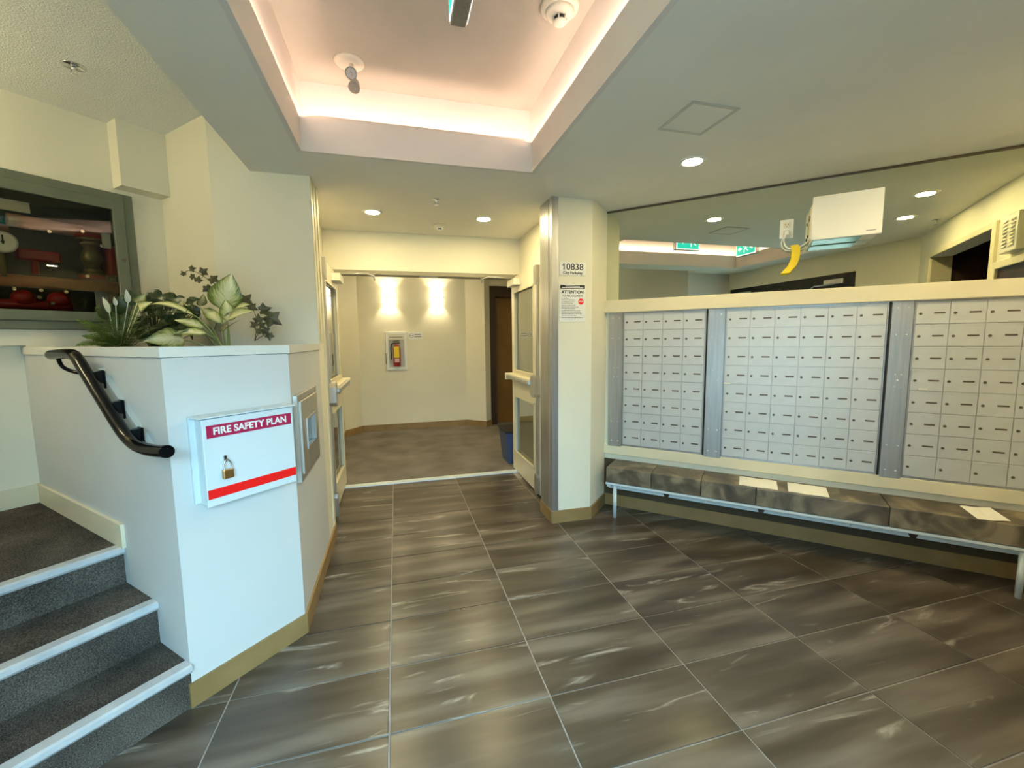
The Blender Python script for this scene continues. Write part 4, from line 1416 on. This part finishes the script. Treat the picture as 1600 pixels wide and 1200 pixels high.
def exit_sign(name, loc, deg, w_, h_, label, arrow='right', hang=0.0):
    """vertical sign, front faces -y; origin at its bottom centre"""
    s = root(name, loc, deg, label, 'sign', 'green running man exit signs')
    t_ = 0.028
    MB().box(-w_ / 2, w_ / 2, -t_, t_, 0, h_, 0.004).build('housing', M['alu'], s)
    if hang:
        MB().box(-0.05, 0.05, -0.02, 0.02, h_, h_ + hang).build('canopy', M['alu'], s)
    for sy in (-1, 1):
        y_ = sy * (t_ + 0.001)
        ya, yb = y_, y_ + sy * 0.002
        MB().box(-w_ / 2 + 0.008, w_ / 2 - 0.008, ya, yb, 0.008, h_ - 0.008).build('white_border', M['sign_white'], s)
        g = MB().box(-w_ / 2 + 0.018, w_ / 2 - 0.018, yb, yb + sy * 0.001, 0.018, h_ - 0.018)
        g.build('green_panel', M['sign_glow'], s)
        yc, yd = yb + sy * 0.001, yb + sy * 0.002
        k = h_ / 0.2
        mx = 0.0 if arrow == 'both' else (-0.07 if sy < 0 else 0.07)
        pic = MB()
        f_ = -sy
        cx = mx

        def poly(pts):
            pic.extr([(cx + f_ * a * k, 0.10 * k + b_ * k) for a, b_ in pts], 'y', yc, yd)
        poly([(0.020 + 0.011 * math.cos(t * PI / 6), 0.058 + 0.011 * math.sin(t * PI / 6)) for t in range(12)])
        poly([(-0.008, 0.040), (0.020, 0.044), (0.012, 0.000), (-0.012, -0.006)])
        poly([(0.016, 0.042), (0.034, 0.020), (0.050, 0.024), (0.048, 0.032), (0.036, 0.030), (0.020, 0.048)])
        poly([(-0.006, 0.042), (-0.030, 0.030), (-0.034, 0.010), (-0.026, 0.008), (-0.022, 0.022), (-0.004, 0.032)])
        poly([(0.012, 0.004), (0.034, -0.022), (0.030, -0.060), (0.020, -0.060), (0.022, -0.024), (-0.002, -0.004)])
        poly([(-0.010, 0.000), (-0.014, -0.030), (-0.046, -0.042), (-0.046, -0.032), (-0.024, -0.024), (-0.018, 0.004)])
        arrows = [1] if arrow == 'right' else [1, -1]
        for q in arrows:
            ax = (0.07 * q if arrow == 'right' else 0.105 * q)
            sg_ = q * f_ if arrow == 'both' else f_
            bx_ = (mx * -1 if arrow == 'right' else ax)
            pic.extr([(bx_ + sg_ * a * k, 0.10 * k + b_ * k) for a, b_ in ((-0.035, 0.010), (0.0, 0.010), (0.0, 0.032), (0.036, 0.0), (0.0, -0.032), (0.0, -0.010), (-0.035, -0.010))], 'y', yc, yd)
        pic.build('pictogram', M['sign_white'], s)
    return s


exit_sign('exit_sign', (0.245, 1.39, 2.455), 90, 0.34, 0.20, 'green exit sign hanging edge-on from the cove ceiling', 'right', 0.245)
exit_sign('exit_sign', (-0.20, 0.060, 2.535), 180, 0.36, 0.20, 'green exit sign above the entrance, seen in the mirror', 'both', 0.165)

# ---- louvred box and notice case on the right wall (shown in the mirror)
lv = root('louvred_vent_box', OR_, -135, 'cream louvred metal box on the diagonal wall, seen in the mirror', 'vent')
MB().box(0.440, 0.660, -0.055, 0, 1.915, 2.150, 0.004).build('casing', M['ivory'], lv)
m_ = MB()
for r in range(8):
    for c0 in (0.475, 0.570):
        z = 1.955 + r * 0.022
        m_.extr([(-0.055, z), (-0.063, z - 0.003), (-0.055, z + 0.009)], 'x', c0, c0 + 0.055)
m_.build('louvres', M['cream'], lv)
nc = root('notice_case', OR_, -135, 'cream framed glazed notice case below the louvred box', 'notice board')
ring(0.03, 0.825, 1.25, 1.885, 0.05, -0.03, 0, 0.003).build('frame', M['cream'], nc)
MB().box(0.07, 0.80, -0.012, -0.001, 1.29, 1.84).build('back_board', M['darkbrown'], nc)
for x, z, w_, h_ in ((0.12, 1.42, 0.22, 0.28), (0.40, 1.44, 0.15, 0.30), (0.60, 1.40, 0.16, 0.30)):
    MB().box(x, x + w_, -0.015, -0.012, z, z + h_).build('pinned_sheet', M['paper'], nc)

# ================================================================== PLANTS IN THE TROUGH
soil = MB()
soil.prism([tuple(LW(-0.05, 0.13).to_2d()), (-0.59, 2.21), (-0.59, 2.92), (-1.0, 2.92), tuple(LW(-0.94, 0.64).to_2d()), tuple(LW(-1.46, 0.60).to_2d()), tuple(LW(-1.46, 0.12).to_2d())], 1.272, 1.315)
so = soil.build('potting_soil', M['soil'])
tag(so, 'dark potting soil filling the planter trough', 'soil', None, 'stuff')


def at(px, py, depth):
    """a point on the vertical plane 'depth' metres behind the stair face, from its pixel in the 1600x1200 photograph"""
    d = _f * FPX + CR * (px - 800) - CU * (py - 600)
    c = 0.986 + depth * R2
    t = (c - EYE.x - EYE.y) / (d.x + d.y)
    return EYE + d * t


def leaf_bm(m7, base, tip, width, normal, droop=0.10, fold=0.18, prof=None, nl=9, nw=6, layer=None, curl=0.0):
    base, tip = Vector(base), Vector(tip)
    ax = tip - base
    L_ = ax.length
    ax.normalize()
    nr = Vector(normal)
    nr = (nr - ax * nr.dot(ax)).normalized()
    sd_ = ax.cross(nr)
    grid = []
    for i in range(nl + 1):
        v = i / nl
        w_ = (prof or (lambda q: math.sin(PI * min(1, q ** 0.72)) ** 0.9 * (1 - 0.15 * q)))(v) * width / 2
        w_ = max(w_, 0.0006)
        row = []
        for j in range(nw + 1):
            u_ = (j / nw - 0.5) * 2
            p = base + ax * (v * L_) + sd_ * (u_ * w_) + nr * (droop * L_ * math.sin(PI * v) + fold * abs(u_) * w_ + curl * L_ * v * v + 0.03 * w_ * math.sin(v * 14 + u_ * 2))
            vv_ = m7.bm.verts.new(p)
            if layer is not None:
                vv_[layer] = Vector((u_, v, 0))
            row.append(vv_)
        grid.append(row)
    for i in range(nl):
        for j in range(nw):
            f = m7.bm.faces.new((grid[i][j], grid[i][j + 1], grid[i + 1][j + 1], grid[i + 1][j]))
            f.smooth = True


def to_cam(p):
    return (EYE - Vector(p)).normalized()


# variegated plant
vp = root('variegated_plant', at(354, 538, 0.52) * 1.0, 0, 'broad leaved plant with pale cream and green striped leaves', 'plant')
vp.location.z = 1.315
inv = Matrix.Translation(-vp.location)


def vleaf(b, t, w_, dep=(0.2, 0.2), tilt=(0, 0, 0.3), name='leaf', stem_from=None, dr_=0.08):
    m7 = MB()
    ly = m7.bm.verts.layers.float_vector.new('leafuv')
    pb_, pt_ = at(*b, dep[0] + 0.32), at(*t, dep[1] + 0.32)
    w_ *= 1.12
    n_ = to_cam(pb_) + Vector(tilt)
    leaf_bm(m7, pb_, pt_, w_, n_, droop=dr_, layer=ly, nl=14, nw=8)
    m7.rot(inv)
    o = m7.build(name, M['varieg'], vp)
    base = Vector(stem_from) if stem_from is not None else Vector(vp.location) + Vector((random.uniform(-0.015, 0.015), random.uniform(-0.01, 0.01), 0))
    mid = (base + pb_) / 2 + Vector((0, 0, 0.02))
    m8 = MB().tube([base, mid, pb_, pb_ + (pt_ - pb_) * 0.55 + n_.normalized() * 0.002], 0.0042, 7, 5, rad=lambda q: 1.25 - 1.05 * q)
    m8.rot(inv)
    m8.build('stalk', M['stem'], o)
    return o


vleaf((346, 483), (362, 427), 0.145, (0.20, 0.22), (0.1, 0, 0.1))
vleaf((350, 516), (396, 486), 0.105, (0.17, 0.12), (0, 0, 0.5))
vleaf((357, 497), (391, 476), 0.095, (0.22, 0.22), (0, 0, 0.9))
vleaf((346, 505), (316, 482), 0.060, (0.20, 0.20), (0, 0, 0.2))
vleaf((356, 502), (352, 468), 0.085, (0.19, 0.19), (0.6, 0, 0.0))
vleaf((288, 532), (224, 533), 0.105, (0.05, -0.12), (0, 0, 0.35), dr_=0.14)
vleaf((302, 492), (221, 482), 0.045, (0.06, -0.06), (0, 0, 1.5), dr_=0.16)
vleaf((318, 512), (272, 500), 0.055, (0.10, 0.02), (0, 0, 0.8))
vleaf((322, 522), (262, 524), 0.060, (0.08, 0.0), (0, 0, 0.9))
vleaf((312, 478), (318, 459), 0.050, (0.25, 0.25), (0.5, 0, 0.2))
vleaf((300, 502), (286, 470), 0.050, (0.30, 0.30), (0.4, 0, 0.4))

# fern
fn = root('fern', at(185, 538, 0.28), 0, 'feathery green fern arching over the left end of the planter', 'plant')
fn.location.z = 1.315
inv = Matrix.Translation(-fn.location)


def frond(tip, dep, wid, h=0.05, bas=(190, 532)):
    b_ = at(bas[0], bas[1], 0.28)
    b_.z = 1.318
    t_ = at(*tip, dep)
    mid = (b_ + t_) / 2 + Vector((0, 0, h))
    m7 = MB()
    pts = []
    for i in range(27):
        q = i / 26
        pts.append((b_ * (1 - q) ** 2 + mid * 2 * q * (1 - q) + t_ * q * q))
    m7.tube(pts, 0.0022, 5, 1, rad=lambda q: 1.1 - q * 0.8)
    for i in range(2, 26):
        q = i / 26
        p = pts[i]
        d = (pts[min(i + 1, 26)] - pts[i - 1]).normalized()
        sd_ = d.cross(Vector((0, 0, 1)) + to_cam(p) * 0.4).normalized()
        w_ = wid * math.sin(PI * min(1.0, 0.12 + q * 0.88)) ** 0.7
        for s_ in (-1, 1):
            tp_ = p + sd_ * s_ * w_ + d * w_ * 0.45 + Vector((0, 0, -0.25 * w_ + random.uniform(-0.004, 0.004)))
            n_ = d.cross(sd_)
            leaf_bm(m7, p, tp_, 0.0095, n_, droop=0.06, fold=0.1, nl=4, nw=2)
    m7.rot(inv)
    m7.build('frond', M['fern'], fn)


for tip, dep, wd, h in (((118, 541), 0.10, 0.040, 0.11), ((118, 497), 0.15, 0.042, 0.08), ((140, 512), 0.15, 0.045, 0.08), ((150, 536), 0.05, 0.045, 0.07),
                        ((168, 520), 0.04, 0.045, 0.07), ((182, 484), 0.26, 0.040, 0.06), ((205, 500), 0.10, 0.045, 0.07), ((232, 492), 0.22, 0.042, 0.07),
                        ((245, 512), 0.20, 0.042, 0.06), ((150, 478), 0.25, 0.038, 0.05), ((215, 474), 0.35, 0.038, 0.06), ((192, 516), 0.14, 0.045, 0.08), ((132, 500), 0.14, 0.048, 0.09), ((160, 500), 0.12, 0.048, 0.08), ((222, 512), 0.14, 0.045, 0.07), ((128, 525), 0.13, 0.05, 0.09), ((238, 526), 0.16, 0.045, 0.05)):
    frond(tip, dep, wd, h)

# dark leaved plant
dp = root('dark_leaved_plant', at(245, 536, 0.44), 0, 'bushy plant with dark glossy leaves behind the fern', 'plant')
dp.location.z = 1.315
inv = Matrix.Translation(-dp.location)
rs = random.Random(4)
for k in range(110):
    px = rs.uniform(205, 305)
    top = 458 + abs(px - 245) * 0.18
    py = rs.uniform(top, 525)
    dep = rs.uniform(0.34, 0.40 + (px - 205) * 0.0018)
    p = at(px, py, dep)
    an = rs.uniform(-0.6, 3.7)
    ln = rs.uniform(0.05, 0.085)
    d = CR * math.cos(an) * ln + Vector((0, 0, math.sin(an) * ln * 0.5)) + Vector((rs.uniform(-.03, .03), rs.uniform(-.03, .03), 0))
    m7 = MB()
    leaf_bm(m7, p, p + d, rs.uniform(0.045, 0.065), to_cam(p) + Vector((rs.uniform(-.8, .8), rs.uniform(-.8, .8), rs.uniform(0.3, 1.5))), nl=6, nw=4)
    m7.tube([dp.location + Vector((rs.uniform(-.03, .03), rs.uniform(-.03, .03), 0)), (dp.location + p) / 2 + Vector((0, 0, 0.02)), p], 0.0018, 5, 3)
    m7.rot(inv)
    m7.build('leaf', M['darkleaf'], dp)

# pale patched leaves at the left
wp = root('white_patched_plant', at(182, 530, 0.28), 0, 'dark leaves with white patches standing behind the fern', 'plant')
wp.location.z = 1.315
inv = Matrix.Translation(-wp.location)
for (b, t, w_, mt) in (((171, 490), (160, 464), 0.030, 'whiteleaf'), ((181, 478), (178, 464), 0.022, 'whiteleaf'), ((200, 474), (197, 452), 0.030, 'whiteleaf'),
                       ((176, 500), (165, 470), 0.085, 'darkleaf'), ((186, 492), (186, 462), 0.075, 'darkleaf'), ((206, 478), (203, 453), 0.075, 'darkleaf'),
                       ((214, 474), (228, 458), 0.070, 'varieg'), ((166, 500), (158, 480), 0.07, 'darkleaf'), ((218, 482), (238, 472), 0.060, 'varieg')):
    m7 = MB()
    ly = m7.bm.verts.layers.float_vector.new('leafuv')
    dd = 0.245 if mt == 'whiteleaf' else 0.265
    pb_, pt_ = at(*b, dd), at(*t, dd)
    leaf_bm(m7, pb_, pt_, w_ * 0.88, to_cam(pb_) + Vector((0.2, 0, 0.2)), layer=ly, nl=8, nw=4)
    m7.tube([Vector(wp.location), (Vector(wp.location) + pb_) / 2, pb_], 0.002, 5, 3)
    m7.rot(inv)
    m7.build('leaf', M[mt], wp)

# ivy


def ivy_leaf(m7, p, size, rot_, nr):
    size *= 1.3
    nr = nr.normalized()
    a = CR - nr * CR.dot(nr)
    a.normalize()
    b_ = nr.cross(a)
    pts = []
    lobes = ((0, 1.0), (36, 0.52), (72, 0.86), (108, 0.50), (140, 0.62), (165, 0.42), (180, 0.25), (195, 0.42), (220, 0.62), (252, 0.50), (288, 0.86), (324, 0.52))
    c = m7.bm.verts.new(p + nr * size * 0.06)
    for dg, r in lobes:
        an = math.radians(dg) + rot_
        pts.append(m7.bm.verts.new(p + (a * math.cos(an) + b_ * math.sin(an)) * r * size * 0.5))
    for k in range(len(pts)):
        m7.bm.faces.new((c, pts[k], pts[(k + 1) % len(pts)]))


def ivy(name, base, label, stems):
    o = root(name, base, 0, label, 'plant')
    iv = Matrix.Translation(-Vector(base))
    for pts, dep, leaves in stems:
        P_ = [at(x, y, dep) for x, y in pts]
        P_[0].z = max(P_[0].z, 1.318)
        m7 = MB().tube(P_, 0.0018, 6, 5)
        m7.rot(iv)
        s_ = m7.build('vine_stem', M['vine'], o)
        for (x, y, sz, rt) in leaves:
            m8 = MB()
            p = at(x, y, dep - 0.01)
            n_ = to_cam(p) + Vector((random.uniform(-.4, .4), random.uniform(-.4, .4), random.uniform(-.2, .5)))
            ivy_leaf(m8, p, sz, rt, n_)
            near = min((P_[0].lerp(P_[1], .5), *P_), key=lambda q: (q - p).length)
            m8.tube([near, p], 0.001, 5, 1)
            m8.rot(iv)
            m8.build('leaf', M['ivy'], o)
    return o


b0 = at(330, 530, 0.56)
b0.z = 1.315
ivy('trailing_ivy', b0, 'thin ivy sprig rising left of the pale leaves', [
    ([(330, 530), (345, 480), (338, 448), (318, 432), (298, 422), (286, 428)], 0.56,
     [(299, 420, 0.042, 0.3), (287, 428, 0.034, 2.0), (300, 432, 0.038, -0.5), (317, 425, 0.052, 0.6), (309, 438, 0.048, 1.4), (332, 436, 0.062, -0.3), (324, 450, 0.058, -1.2)]),
])
b1 = at(398, 532, 0.72)
b1.z = 1.315
ivy('trailing_ivy', b1, 'brown leaved ivy at the right end of the planter', [
    ([(398, 532), (402, 505), (396, 485), (385, 470)], 0.74, [(383, 470, 0.085, 0.8), (393, 480, 0.060, -0.4), (389, 476, 0.05, 2.2)]),
    ([(398, 532), (408, 512), (418, 498), (412, 483)], 0.72, [(411, 484, 0.075, 0.2), (423, 497, 0.105, -0.6), (404, 500, 0.060, 1.7), (408, 508, 0.05, 0.5)]),
    ([(398, 532), (412, 524), (420, 520), (423, 532)], 0.70, [(414, 516, 0.055, -0.9), (421, 524, 0.050, -1.5), (404, 518, 0.045, 1.2), (398, 508, 0.05, 2.4)]),
])
pt = MB().lathe([(0.0, 0.0), (0.050, 0.0), (0.066, 0.085), (0.070, 0.085), (0.070, 0.100), (0.060, 0.100), (0.058, 0.09), (0.0, 0.09)]).build('flower_pot', M['pot'])
pt.location = LW(0, 0)
pp = at(378, 530, 0.80)
pt.location = (pp.x, pp.y, 1.312)
tag(pt, 'tan plant pot behind the pale leaves', 'pot')
